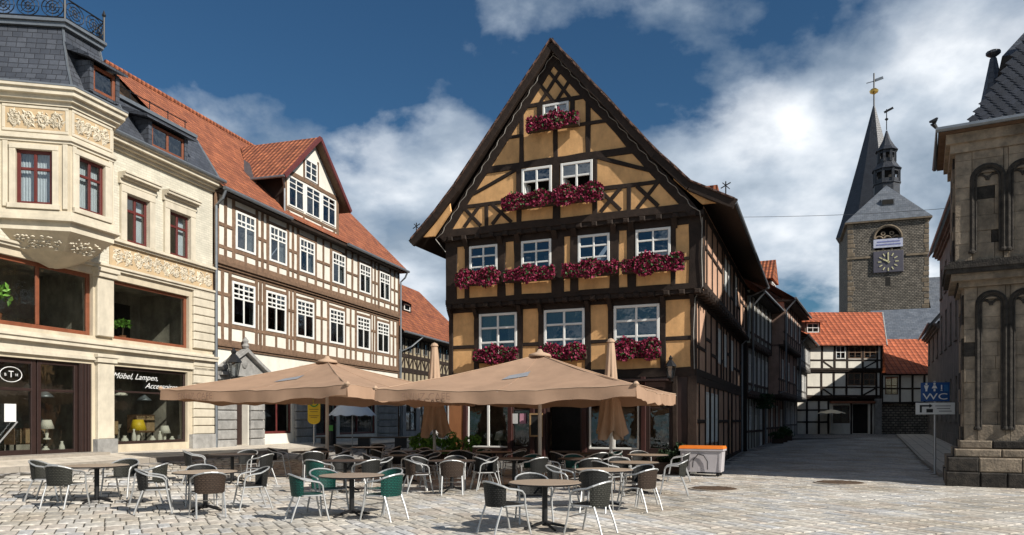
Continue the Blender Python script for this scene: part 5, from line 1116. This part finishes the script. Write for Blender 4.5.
    m = MB(); m.tube([(XR+2, -.70, 9.31), (-.64, -.70, 9.31), (-.64, 2.75, 9.31)], .07, 7); m.build('gutter', zinc, h)
    m = MB(); m.tube([(-.64, -.7, 9.36), (-.72, -.76, 9.46), (-.66, -.8, 9.54), (-.8, -.84, 9.5)], [.04, .07, .08, .03], 6); m.build('gargoyle', blackm, h)
    # diamond slates on the two front slopes
    for k in (1, 2):
        a, b = rs[k], rs[k+1]; p0 = Vector(a[0]); e = Vector((1, 0, 0)); v = Vector((0, b[0][1]-a[0][1], b[0][2]-a[0][2])); L_ = v.length; v.normalize(); nrm = e.cross(v).normalized()
        if nrm.y > 0: nrm = -nrm
        d_ = .27; row = 0; t = -.02
        while t < L_-.1:
            xoff = t*(b[0][0]-a[0][0])/L_; x = xoff+(d_/2 if row % 2 else 0)+.12
            while x < 3.4:
                c = p0+e*x+v*(t+d_*.5)+nrm*.012; s = d_*.52
                m = MB(); q = [c-v*s+nrm*.014, c+e*s+nrm*.006, c+v*s, c-e*s+nrm*.006]; m.poly(q); m.poly([q[0]-nrm*.02, q[3]-nrm*.02, q[3], q[0]]); m.poly([q[1]-nrm*.02, q[0]-nrm*.02, q[0], q[1]]); m.build('slate', slate1, h); x += d_
            t += d_*.5; row += 1
    # pinnacle behind the hip
    m = MB(); m.lathe([(.55, 10.2), (.33, 11.6), (.09, 12.9)], 8, (.95, 4.2, .0)); m.lathe([(.02, 12.9), (.2, 13.03), (.2, 13.1), (.04, 13.17)], 10, (.95, 4.2, .0)); m.build('pinnacle', slate, h)
build_town_hall()
def build_wing():
    Xf, Yf = 25.1+19*.483, 61.0
    h = thing('town_hall_wing', 'long shaded stone building with tall windows lining the right side of the lane', 'building', (Xf, Yf, 0), 244.2)
    st = mat('grey_brown_render', (.27, .235, .195), .95, .2, 2, .3, dirt=.35)
    for x0, x1, z1, nm in ((0, 11.5, 8.4, 'far'), (11.5, 36, 13.0, 'near')):
        n = int((x1-x0)/2.9); hs = []
        for i in range(n):
            c = x0+(i+.5)*(x1-x0)/n
            hs += [(c-.55, c+.55, 6.3, 8.7), (c-.5, c+.5, 1.8, 4.2)]
            if z1 > 12: hs.append((c-.5, c+.5, 9.9, 11.8))
        m = MB(); wall(m, x0, x1, -.5, z1, hs, 0, .3); m.poly([(x0, 0, -.5), (x0, 0, z1), (x0, 9, z1), (x0, 9, -.5)]); m.poly([(x1, 0, -.5), (x1, 9, -.5), (x1, 9, z1), (x1, 0, z1)]); m.poly([(x0, 9, -.5), (x0, 9, z1), (x1, 9, z1), (x1, 9, -.5)]); m.build('wall', st, h)
        for a in hs:
            window(h, *a, .12, 2, (.6,), mat('dull_window_paint', (.3, .29, .26), .6), glass, .08, .06)
            MB().slab(a[0]-.14, a[1]+.14, -.09, 0, a[2]-.16, a[2]).build('window_sill', st, h)
        m = MB(); moulding(m, x0, x1, z1-.35, [(.15, .12), (.3, .12), (.45, .1)]); m.build('cornice', st, h)
        m = MB(); m.add([(x0, -.6, z1-.02), (x1, -.6, z1-.02), (x1-1.2, 2.4, z1+3.6), (x0, 2.4, z1+3.6)], [(0, 1, 2, 3)]); m.add([(x0, 2.4, z1+3.6), (x1-1.2, 2.4, z1+3.6), (x1, 9, z1), (x0, 9, z1)], [(0, 1, 2, 3)]); m.build('roof', slate, h)
        m = MB(); m.tube([(x0, -.66, z1), (x1, -.66, z1)], .08, 6); m.build('gutter', zinc, h)
    m = MB(); m.box(0, 36, -.12, 0, -.5, 1.0); m.build('plinth', st, h)
build_wing()

# ================================================================ cafe furniture
def make_chair(weave):
    """bistro armchair: sits facing -y, origin on the ground below the seat centre"""
    P = {}
    r_ = .0165
    for s in (-1, 1):
        m = MB(); m.tube([(s*.285, -.30, 0), (s*.275, -.25, .22), (s*.27, -.21, .44), (s*.28, -.19, .60), (s*.285, -.14, .655)], r_, 6); P['front_leg%d' % s] = ('leg', m.mesh('leg', alu))
        m = MB(); m.tube([(s*.24, .33, 0), (s*.235, .26, .22), (s*.225, .18, .43)], r_, 6); P['rear_leg%d' % s] = ('leg', m.mesh('leg', alu))
        m = MB(); m.tube([(s*.285, -.14, .655), (s*.29, -.04, .68), (s*.285, .10, .70)], r_, 6); P['arm%d' % s] = ('armrest', m.mesh('armrest', alu))
    m = MB(); m.tube([(-.285, .10, .70)]+[(-.285*math.cos(math.pi*i/8), .10+.22*math.sin(math.pi*i/8), .70+.10*math.sin(math.pi*i/8)) for i in range(1, 8)]+[(.285, .10, .70)], .016, 6); P['rail'] = ('back_rail', m.mesh('back_rail', alu))
    m = MB(); n = 10; vs = []; fs = []
    for k in range(4):
        t = k/3
        for i in range(n+1):
            a = math.pi*(.06+.88*i/n); rr = .275-.02*(1-t); vs.append((-rr*math.cos(a), .10+(.215-.045*(1-t))*math.sin(a), .42+t*(.27+.10*math.sin(a))))
    for k in range(3):
        for i in range(n): a = k*(n+1)+i; fs.append((a, a+1, a+n+2, a+n+1))
    m.add(vs, fs); b = len(m.v); m.add([(v[0]*.965, v[1]-.012, v[2]) for v in vs], [f[::-1] for f in fs]); P['back'] = ('backrest', m.mesh('backrest', weave))
    m = MB(); pts = [(-.25, -.24), (.25, -.24), (.27, -.1), (.255, .12), (.15, .22), (-.15, .22), (-.255, .12), (-.27, -.1)]; m.prismz(pts, .425, .45); P['seat'] = ('seat', m.mesh('seat', weave))
    m = MB(); m.tube([(x*1.02, y*1.02, .437) for x, y in pts], .013, 6, True); P['seat_frame'] = ('seat_frame', m.mesh('seat_frame', alu))
    m = MB(); m.tube([(-.262, -.232, .26), (.262, -.232, .26)], .010, 5); P['str'] = ('stretcher', m.mesh('stretcher', alu))
    return P
CH = {'charcoal': make_chair(weave_d), 'green': make_chair(weave_g), 'brown': make_chair(weave_b), 'olive': make_chair(weave_o)}
def make_table(topm):
    P = []; m = MB(); m.lathe([(.50, .705), (.56, .71), (.575, .72), (.575, .733), (.565, .74)], 40); P.append(('table_top', m.mesh('table_top', topm), True))
    m = MB(); m.tube([(.575*math.cos(2*math.pi*i/40), .575*math.sin(2*math.pi*i/40), .722) for i in range(40)], .012, 5, True); P.append(('table_rim', m.mesh('table_rim', blackm), True))
    m = MB(); m.lathe([(.045, .05), (.045, .66), (.16, .70)], 10); P.append(('column', m.mesh('column', blackm), True))
    for i in range(4):
        a = math.pi/4+math.pi/2*i; m = MB(); m.tube([(.03*math.cos(a), .03*math.sin(a), .10), (.2*math.cos(a), .2*math.sin(a), .055), (.36*math.cos(a), .36*math.sin(a), .02)], [.028, .024, .02], 6); P.append(('foot', m.mesh('foot', blackm), True))
    return P
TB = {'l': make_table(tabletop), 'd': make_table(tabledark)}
def put_chair(kind, X, Y, face, label):
    t = thing('cafe_chair', label, 'chair', (X, Y, g(X, Y)+.03), math.degrees(face)+90, 'bistro chairs on the cafe terrace')
    for nm, me in CH[kind].values(): put(nm, me, t)
def put_table(X, Y, kind, label):
    t = thing('cafe_table', label, 'table', (X, Y, g(X, Y)+.03), U(0, 90), 'round tables on the cafe terrace')
    for nm, me, sm in TB[kind]: put(nm, me, t)
SET = [  # x, y, top, where, [(angle, kind, distance)]
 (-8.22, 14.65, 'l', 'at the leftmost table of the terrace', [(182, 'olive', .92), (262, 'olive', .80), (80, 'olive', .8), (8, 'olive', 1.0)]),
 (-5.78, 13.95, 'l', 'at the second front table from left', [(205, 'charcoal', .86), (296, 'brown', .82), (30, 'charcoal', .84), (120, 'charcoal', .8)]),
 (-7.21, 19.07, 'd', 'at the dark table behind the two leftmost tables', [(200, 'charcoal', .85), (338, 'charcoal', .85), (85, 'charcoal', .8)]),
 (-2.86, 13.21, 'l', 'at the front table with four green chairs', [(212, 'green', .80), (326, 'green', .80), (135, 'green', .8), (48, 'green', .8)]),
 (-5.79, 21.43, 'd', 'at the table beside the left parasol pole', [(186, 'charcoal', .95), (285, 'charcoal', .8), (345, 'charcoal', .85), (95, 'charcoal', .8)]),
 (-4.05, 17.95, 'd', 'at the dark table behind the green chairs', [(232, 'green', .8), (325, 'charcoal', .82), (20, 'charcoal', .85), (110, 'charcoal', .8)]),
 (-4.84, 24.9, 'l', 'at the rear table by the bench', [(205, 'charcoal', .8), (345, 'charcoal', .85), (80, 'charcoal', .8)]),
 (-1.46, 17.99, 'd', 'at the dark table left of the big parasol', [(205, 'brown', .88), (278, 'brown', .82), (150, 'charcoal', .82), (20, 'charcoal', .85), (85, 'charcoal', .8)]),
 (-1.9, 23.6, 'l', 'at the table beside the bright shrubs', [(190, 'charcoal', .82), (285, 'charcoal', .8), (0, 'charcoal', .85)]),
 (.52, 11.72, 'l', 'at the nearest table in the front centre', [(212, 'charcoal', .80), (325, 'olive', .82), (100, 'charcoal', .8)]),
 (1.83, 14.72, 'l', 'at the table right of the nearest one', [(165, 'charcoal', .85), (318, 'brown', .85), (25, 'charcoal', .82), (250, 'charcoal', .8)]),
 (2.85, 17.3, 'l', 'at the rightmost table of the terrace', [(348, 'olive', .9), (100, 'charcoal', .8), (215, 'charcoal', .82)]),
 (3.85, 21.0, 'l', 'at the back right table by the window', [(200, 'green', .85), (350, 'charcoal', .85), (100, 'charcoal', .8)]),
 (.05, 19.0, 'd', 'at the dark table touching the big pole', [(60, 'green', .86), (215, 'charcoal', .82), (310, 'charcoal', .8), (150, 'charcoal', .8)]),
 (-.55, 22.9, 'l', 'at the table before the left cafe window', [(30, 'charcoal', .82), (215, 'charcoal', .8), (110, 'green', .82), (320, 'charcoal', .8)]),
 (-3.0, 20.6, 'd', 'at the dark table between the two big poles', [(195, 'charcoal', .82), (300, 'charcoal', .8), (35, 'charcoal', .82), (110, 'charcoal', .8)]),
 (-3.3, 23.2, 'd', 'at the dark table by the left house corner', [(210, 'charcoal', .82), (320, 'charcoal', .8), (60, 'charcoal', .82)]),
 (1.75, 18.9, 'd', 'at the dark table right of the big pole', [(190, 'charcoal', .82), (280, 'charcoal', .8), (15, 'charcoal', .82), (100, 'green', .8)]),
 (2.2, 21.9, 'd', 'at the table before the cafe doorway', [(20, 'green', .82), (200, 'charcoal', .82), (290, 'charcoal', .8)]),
]
def pos_word(a):
    a %= 360
    for lo, hi, w in ((60, 120, 'behind it'), (120, 170, 'on its rear left'), (170, 196, 'on its left'), (196, 250, 'on its front left'), (250, 291, 'in front of it'), (291, 340, 'on its front right')):
        if lo <= a < hi: return w
    return 'on its rear right' if 14 <= a < 60 else 'on its right'
CN = {'charcoal': 'charcoal woven chair', 'green': 'dark green woven chair', 'brown': 'brown woven chair', 'olive': 'grey olive woven chair'}
for x, y, kd, where, chs in SET:
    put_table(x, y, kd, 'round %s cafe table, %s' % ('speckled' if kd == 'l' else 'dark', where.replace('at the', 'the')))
    for a, kc, d in chs:
        a2 = a+U(-5, 5); X, Y = x+d*math.cos(R(a2)), y+d*math.sin(R(a2)); put_chair(kc, X, Y, math.atan2(y-Y, x-X)+R(U(-6, 6)), '%s %s, %s' % (CN[kc], where, pos_word(a)))

# ---------------------------------------------------------------- big square parasols
def big_parasol(X, Y, phi, Rr, H, top, label, logo_t):
    z0 = g(X, Y); t = thing('market_parasol', label, 'parasol', (X, Y, z0), 0, 'open tan parasols over the terrace')
    H -= z0; top -= z0
    MB().tube([(0, 0, 0), (0, 0, top-.1)], .055, 12).build('pole', pale, t, True)
    m = MB(); m.box(-.45, .45, -.45, .45, .02, .10); m.build('base', greyst, t)
    cs = [Vector((Rr*math.sin(phi), -Rr*math.cos(phi), H)), Vector((Rr*math.cos(phi), Rr*math.sin(phi), H)), Vector((-Rr*math.sin(phi), Rr*math.cos(phi), H)), Vector((-Rr*math.cos(phi), -Rr*math.sin(phi), H))]
    ap = Vector((0, 0, top)); N_ = 26
    def surf(i, s, u):  # s 0 apex..1 edge, u along the edge
        a, b = cs[i], cs[(i+1) % 4]; e = a.lerp(b, u); p = ap.lerp(e, s); sag = math.sin(math.pi*u)
        p.z -= .17*math.sin(math.pi*min(s, 1)*.9)*(.5+.5*sag)+.07*sag*s-.014*math.sin(u*23+i)*s*s-.010*math.sin(u*57+s*5)*s**3-.03*(abs(2*u-1)**3)*math.sin(s*19+u*9)*s*s*.6; return p
    for i in range(4):
        m = MB(); vs = []; fs = []
        for a in range(N_+1):
            for b in range(N_+1): vs.append(surf(i, a/N_, b/N_))
        for a in range(N_):
            for b in range(N_): k = a*(N_+1)+b; fs.append((k, k+N_+1, k+N_+2, k+1))
        m.add(vs, fs); cp = m.build('canopy_panel', canvas, t, True)
        # hanging valance with folds
        m = MB(); vs = []; fs = []; n = 40; out = ((cs[i]+cs[(i+1) % 4])/2); out.z = 0; out.normalize()
        for b in range(n+1):
            u = b/n; e = surf(i, 1, u); dr = .30+.03*math.sin(u*9+i)+.02*math.sin(u*31); fold = .035*math.sin(u*17+i)+.02*math.sin(u*41)
            for k in range(4): q = k/3; vs.append(e+out*(fold*q+.02*q)+Vector((0, 0, -dr*q)))
        for b in range(n):
            for k in range(3): a = b*4+k; fs.append((a, a+4, a+5, a+1))
        m.add(vs, fs); m.build('valance', canvas, cp, True)
        MB().tube([surf(i, k/16, 0)+Vector((0, 0, .008)) for k in range(1, 17)], .014, 4).build('seam', canvas_p, cp)
        MB().tube([surf(i, k/16, .5)+Vector((0, 0, .004)) for k in range(1, 17)], .006, 4).build('seam', canvas, cp)
        MB().tube([surf(i, 1, k/20)+Vector((0, 0, .006)) for k in range(21)], .010, 4).build('hem', canvas_p, cp)
        MB().tube([ap+Vector((0, 0, -.12)), ap.lerp(cs[i], .5)+Vector((0, 0, -.22)), cs[i]+Vector((0, 0, -.06))], .018, 5).build('rib', pale, t)
        e = (cs[i]+cs[(i+1) % 4])/2; MB().tube([ap+Vector((0, 0, -.12)), surf(i, .5, .5)+Vector((0, 0, -.05)), surf(i, 1, .5)+Vector((0, 0, -.05))], .016, 5).build('rib', pale, t)
        MB().tube([Vector((0, 0, H+.05)), ap.lerp(cs[i], .48)+Vector((0, 0, -.24))], .016, 5).build('strut', pale, t)
        if i == 3:
            # print on the left front valance and grey streak on its panel
            a, b = cs[3], cs[0]; d = (b-a).normalized(); ang = math.atan2(d.y, d.x)
            p = surf(3, 1, .22); txt = text('ENUZ CAFE', .26, inkbr, cp, p+out*.095+Vector((0, 0, -.17)), (R(90), 0, ang), ext=.002)
            q = MB(); n = 8; vs = []
            for k in range(n+1): u = logo_t+.16*k/n; vs += [surf(3, .60-.10*k/n, u)+Vector((0, 0, .02)), surf(3, .48-.10*k/n, u)+Vector((0, 0, .02))]
            q.add(vs, [(2*k, 2*k+2, 2*k+3, 2*k+1) for k in range(n)]); q.build('logo_print', inkgr, cp)
    m = MB(); m.lathe([(.10, top-.05), (.34, top-.06), (.30, top+.02), (.10, top+.08), (.05, top+.16)], 12); m.build('crown', canvas_p, t, True)
    m = MB(); m.lathe([(.07, H-.15), (.11, H-.1), (.11, H+.05), (.07, H+.1)], 12); m.build('collar', pale, t)
    for i in (0, 3):
        m = MB(); a = cs[i]; m.lathe([(.05, -.05), (.08, 0), (.03, .06)], 8, a); m.build('corner_cap', canvas_p, t)
big_parasol(.80, 21.23, R(25), 4.8, 2.58, 3.62, 'open tan square parasol on pale pole in front of the ochre house', .40)
big_parasol(-5.87, 23.5, R(20), 4.8, 2.68, 3.62, 'open tan square parasol at left in front of the white timbered house', .42)
def closed_parasol(X, Y, top, label):
    z = g(X, Y); t = thing('closed_parasol', label, 'parasol', (X, Y, z), 0, 'folded tan parasols'); MB().tube([(0, 0, 0), (0, 0, top)], .05, 10).build('pole', wpaint, t, True); MB().box(-.4, .4, -.4, .4, .02, .1).build('base', greyst, t)
    m = MB(); n = 40; rows = []; zb = 1.28
    for k in range(15):
        q = k/14; zz = top-(top-zb)*q; rad = .10+.30*q**.8-.10*math.sin(q*math.pi)*.6-(.10 if .50 < q < .58 else 0)
        ring = []
        for i in range(n):
            a = 2*math.pi*i/n; f = 1+.32*math.sin(8*a+q*2.2)*(q*.9+.1)+.12*math.sin(3*a+k*.6)*q; end = .16*math.sin(4*a+1)*(q > .95)
            ring.append((rad*f*math.cos(a), rad*f*math.sin(a), zz+end))
        rows.append(ring)
    m.add([p for r_ in rows for p in r_], [(k*n+i, (k+1)*n+i, (k+1)*n+(i+1) % n, k*n+(i+1) % n) for k in range(14) for i in range(n)]); m.poly(rows[0]); m.build('folded_canopy', canvas_p, t, True)
    MB().tube([(.24*math.cos(i*.5236), .24*math.sin(i*.5236), top-(top-zb)*.54) for i in range(12)], .02, 5, True).build('strap', inkbr, t)
    MB().lathe([(.14, top-.02), (.10, top+.06), (.02, top+.1)], 10).build('cap', canvas_p, t)
closed_parasol(-2.62, 25.0, 4.25, 'folded tan parasol at the left corner of the ochre house')
closed_parasol(3.06, 22.9, 4.18, 'folded tan parasol before the right cafe window')
small_parasol((-7.25, 33.6, g(-7.25, 33.6)), 'pale grey drooping parasol near the bench under the left tan parasol', 1.1, 2.30, whcanv, 12, .46)

# ---------------------------------------------------------------- cart, bench, signs, bin
def build_cart():
    t = thing('serving_cart', 'grey plastic cart with orange lid and black hose beside the ochre house', 'cart', (5.93, 23.0, g(5.9, 23)+.02), -24); t.scale = (.9, .9, .98)
    m = MB(); pts = [(-.70, -.38), (.70, -.38), (.70, .38), (-.70, .38)]
    def rr(s, z): return [(x*s, y*s, z) for x, y in pts]
    m.add(rr(.94, .14)+rr(1, .80), [(3, 2, 1, 0), (0, 1, 5, 4), (1, 2, 6, 5), (2, 3, 7, 6), (3, 0, 4, 7)]); b = m.build('tub', cartm, t)
    m = MB(); m.box(-.74, .74, -.42, .42, .80, .86); m.build('tub_rim', cartm, t)
    for x in (-.62, .62): m = MB(); m.box(x-.03, x+.03, -.385, -.36, .2, .78); m.build('tub_rib', cartm, t)
    m = MB(); m.add([(-.75, -.43, .865), (.75, -.43, .865), (.75, .43, .865), (-.75, .43, .865), (-.72, -.40, .95), (.72, -.40, .95), (.72, .40, .95), (-.72, .40, .95)], [(4, 5, 6, 7), (0, 1, 5, 4), (1, 2, 6, 5), (2, 3, 7, 6), (3, 0, 4, 7), (3, 2, 1, 0)]); m.build('lid', orange, t)
    m = MB(); m.tube([(-.28, -.40, .28), (-.25, -.42, .52), (-.08, -.43, .70), (.10, -.43, .66), (.22, -.42, .48), (.22, -.40, .22)], .016, 6); m.build('hose', blackm, t)
    for x in (-.55, .55):
        for y in (-.28, .28): m = MB(); m.lathe([(.05, -.02), (.065, -.01), (.065, .01), (.05, .02)], 12); w = m.build('castor', blackm, t, loc=(x, y, .065)); w.rotation_euler = (R(90), 0, 0); q = MB(); q.box(-.02, .02, -.03, .03, .03, .08); q.build('castor_fork', blackm, t, loc=(x, y, .05))
build_cart()
def build_bench():
    t = thing('long_bench', 'long dark bench on thick supports before the white timbered house', 'bench', (-6.9, 34.6, g(-6.9, 34.6)), 4)
    for k in range(3): MB().slab(-2.2, 2.2, -.28+.19*k, -.11+.19*k, .47, .53).build('seat_board', wood, t)
    for x in (-1.7, 0, 1.7): MB().box(x-.28, x+.28, -.22, .22, 0, .465).build('support', blackm, t)
build_bench()
def bus_stop():
    P = (-8.75, 32.7); t = thing('bus_stop_sign', 'yellow rounded stop sign with green ring on a thin post', 'sign', (*P, g(*P)), 8)
    MB().tube([(0, .03, 0), (0, .03, 2.15)], .03, 8).build('post', alu, t)
    m = MB(); pts = [(-.27, 2.05), (-.27, 1.22)]+[(-.27*math.cos(math.pi*i/8), 1.22-.2*math.sin(math.pi*i/8)) for i in range(1, 8)]+[(.27, 1.22), (.27, 2.05)]; m.prism(pts, -.02, .0); p = m.build('panel', yellow, t)
    m = MB(); m.tube([(.17*math.cos(i*.3142), -.03, 1.98+.17*math.sin(i*.3142)) for i in range(20)], .035, 5, True); m.build('ring', greenp, p); m = MB(); m.lathe([(.15, 0), (.15, .012)], 16); q = m.build('disc', yellow, p, loc=(0, -.022, 1.98)); q.rotation_euler = (R(90), 0, 0); text('H', .24, greenp, p, (0, -.04, 1.98))
    m = MB(); 
    for z, w in ((1.68, .2), (1.58, .16), (1.4, .21), (1.32, .14)): m.box(-w, w, -.026, -.021, z-.018, z+.018)
    m.build('timetable_lines', mat('ochre_ink', (.35, .2, .02), .7), p)
    P = (-8.2, 33.5); t = thing('litter_bin', 'dark upright litter bin with green label behind the stop sign', 'bin', (*P, g(*P)), 0)
    m = MB(); m.lathe([(.22, 0), (.24, .05), (.24, 1.0), (.20, 1.1)], 14); m.build('body', blackm, t); MB().box(-.16, .16, -.262, -.245, .75, 1.0).build('label_plate', greenp, t); MB().lathe([(.25, 1.1), (.25, 1.15), (.1, 1.25)], 14).build('lid', blackm, t)
bus_stop()
def wc_sign():
    P = (12.95, 22.65); t = thing('toilet_sign', 'blue WC sign over white direction sign on a steel post', 'sign', (*P, g(*P)+.1), -20)
    MB().tube([(0, .04, 0), (0, .04, 2.85)], .035, 8).build('post', alu, t)
    b = MB().slab(-.39, .39, -.02, .0, 2.22, 2.80, .008).build('blue_panel', bluep, t)
    text('WC', .27, signw, b, (.0, -.024, 2.36), xs=1.45, ext=.003)
    m = MB()
    for x, f in ((-.24, 0), (-.02, 1)):
        m.lathe([(.035, 0), (.035, .006)], 10, (0, 0, 0)) if False else None
        m.prism([(x+.032*math.cos(i*.785), 2.755+.032*math.sin(i*.785)) for i in range(8)], -.028, -.021)
        m.prism([(x-.065, 2.71), (x-.03, 2.60), (x+.03, 2.60), (x+.065, 2.71)][::-1] if not f else [(x-.03, 2.71), (x-.075, 2.62), (x+.075, 2.62), (x+.03, 2.71)][::-1], -.028, -.021); m.box(x-.025, x+.025, -.0285, -.021, 2.53, 2.605)
    m.box(.155, .185, -.028, -.021, 2.58, 2.72); m.box(.145, .195, -.028, -.021, 2.54, 2.56); m.build('pictograms', signw, b)
    q = MB(); q.box(.24, .35, -.026, -.021, 2.53, 2.72); q.build('pictogram_field', mat('mid_blue', (.02, .12, .33), .4), b)
    w = MB().slab(-.53, .53, -.02, 0, 1.82, 2.18, .008).build('white_panel', signw, t)
    m = MB(); m.box(-.42, -.36, -.026, -.021, 1.88, 2.10); m.box(-.42, -.16, -.026, -.021, 2.06, 2.11); m.prism([(-.16, 2.02), (-.16, 2.15), (-.07, 2.085)][::-1] if False else [(-.16, 2.15), (-.16, 2.02), (-.07, 2.085)], -.026, -.021); m.box(-.24, -.06, -.026, -.021, 1.88, 1.99); m.build('arrow', blackm, w)
    m = MB(); 
    for z, a, c in ((2.08, .0, .42), (2.0, .04, .4), (1.92, .1, .44)): m.box(a, c, -.026, -.021, z-.014, z+.014)
    m.build('text_lines', mat('grey_ink', (.25, .25, .25), .7), w)
wc_sign()
def lantern(X, Y, z, deg, label, s=1.):
    t = thing('wall_lantern', label, 'lantern', (X, Y, z), deg)
    MB().tube([(0, .55*s, -.35*s), (0, .3*s, -.28*s), (0, .1*s, -.32*s), (0, 0, -.18*s)], .018, 6).build('bracket', blackm, t)
    MB().lathe([(.10*s, -.2*s), (.17*s, .18*s)], 6).build('glass', glass_mat('lantern_glass', (.6, .62, .62), .15) if 'lantern_glass' not in MATS else MATS['lantern_glass'], t)
    for i in range(6): a = i*1.0472; MB().tube([(.10*s*math.cos(a), .10*s*math.sin(a), -.2*s), (.17*s*math.cos(a), .17*s*math.sin(a), .18*s)], .011*s, 4).build('bar', blackm, t)
    MB().lathe([(.21*s, .18*s), (.19*s, .22*s), (.10*s, .34*s), (.05*s, .40*s), (.07*s, .46*s), (.01, .56*s)], 6).build('cap', blackm, t); MB().lathe([(.03*s, -.3*s), (.11*s, -.2*s)], 6).build('foot', blackm, t)
X, Y = Mf(8.25, -.55); lantern(X, Y, 3.30, MDEG, 'black hexagonal lantern on the front of the ochre house near its right corner', .95)
X, Y = LF(.25, -.75); lantern(X, Y, LZ+3.0, LDEG, 'black hexagonal lantern on the corner between cream shop and timbered house', 1.5)
def manhole(X, Y, r_, label):
    t = thing('manhole_cover', label, 'manhole', (X, Y, g(X, Y)+.03)); MB().lathe([(r_*1.12, -.03), (r_*1.12, .012), (r_*1.02, .014)], 28).build('frame', kerbst, t); MB().lathe([(r_, 0), (r_, .018), (r_*.97, .022)], 28).build('lid', rust, t)
    m = MB()
    for k in range(-3, 4): w = math.sqrt(max(0, r_*r_*.8-(k*r_*.25)**2)); m.box(-w, w, k*r_*.25-.02, k*r_*.25+.02, .02, .032)
    m.build('ribs', rust, t)
manhole(5.05, 18.5, .55, 'rusty round manhole cover on the sunlit paving before the cart'); manhole(9.0, 20.3, .6, 'dark round manhole cover on the shaded side of the lane mouth')
# ---------------------------------------------------------------- greenery
def shrub(X, Y, w, d, hgt, mt, label, n=900, pot=True, z=None):
    t = thing('shrub', label, 'shrub', (X, Y, g(X, Y) if z is None else z)); 
    if pot: MB().slab(-w*.9, w*.9, -d*.8, d*.8, .03, hgt*.42).build('planter', boxm, t)
    m = MB(); blobs = [(U(-w*.8, w*.8), U(-d*.6, d*.6), hgt*U(.5, .85), U(.16, .3)*min(1, hgt)) for _ in range(9)]
    for i in range(n):
        b = random.choice(blobs); v = Vector((U(-1, 1), U(-1, 1), U(-1, 1))).normalized()*b[3]*U(.55, 1.1); m.leaf((b[0]+v.x, b[1]+v.y, max(.05, b[2]+v.z)), U(.05, .09), 1.8)
    tag(m.build('foliage', mt, t), kind='stuff'); MB().tube([(0, 0, hgt*.3), (.05, 0, hgt*.7)], .02, 5).build('stem', wood, t)
shrub(-2.95, 25.9, .65, .4, 1.3, leafb, 'bright green shrub left of the folded parasol pole'); shrub(-1.75, 25.9, .65, .4, 1.35, leafb, 'bright green shrub right of the folded parasol pole, before the terracotta wall')
shrub(5.05, 23.8, .55, .3, .95, leafd, 'dark green clipped shrub left of the orange lidded cart', 1100)
for i, (x, hgt, mt) in enumerate(((8.6, .8, leafm), (10.6, 1.0, leafm), (13.2, .9, leafm))):
    X, Y = SF(x, -.7); shrub(X, Y, .32, .25, hgt, mt, 'potted shrub by the brown jettied house, %s along the lane' % ('nearest', 'middle one', 'farthest')[i], 500)
X, Y = SF(4.2, -.55); t = thing('hanging_basket', 'trailing plant basket hanging on the pale green banded lane house', 'plant', (X, Y, 2.9)); m = MB()
for i in range(500): a = U(0, 6.28); r_ = U(.1, .55); m.leaf((r_*math.cos(a), r_*math.sin(a), U(-.5, .3)), .08, 2.5)
tag(m.build('foliage', leafm, t), kind='stuff'); MB().lathe([(.1, -.15), (.25, .1)], 10).build('basket', boxm, t); MB().tube([(0, 0, .1), (0, .1, .6)], .01, 4).build('hanger', blackm, t)
# cable over the lane
X, Y = Mf(10.2, 1.0); pts = []
A, B = Vector((X, Y, 8.45)), Vector((13.6, 21.2, 7.9))
for i in range(21): q = i/20; p = A.lerp(B, q); p.z -= .08*math.sin(math.pi*q); pts.append(p)
tag(MB().tube(pts, .007, 4).build('overhead_cable', zinc), 'thin dark cable strung across the mouth of the lane', 'cable')
print('objects', len(bpy.data.objects))
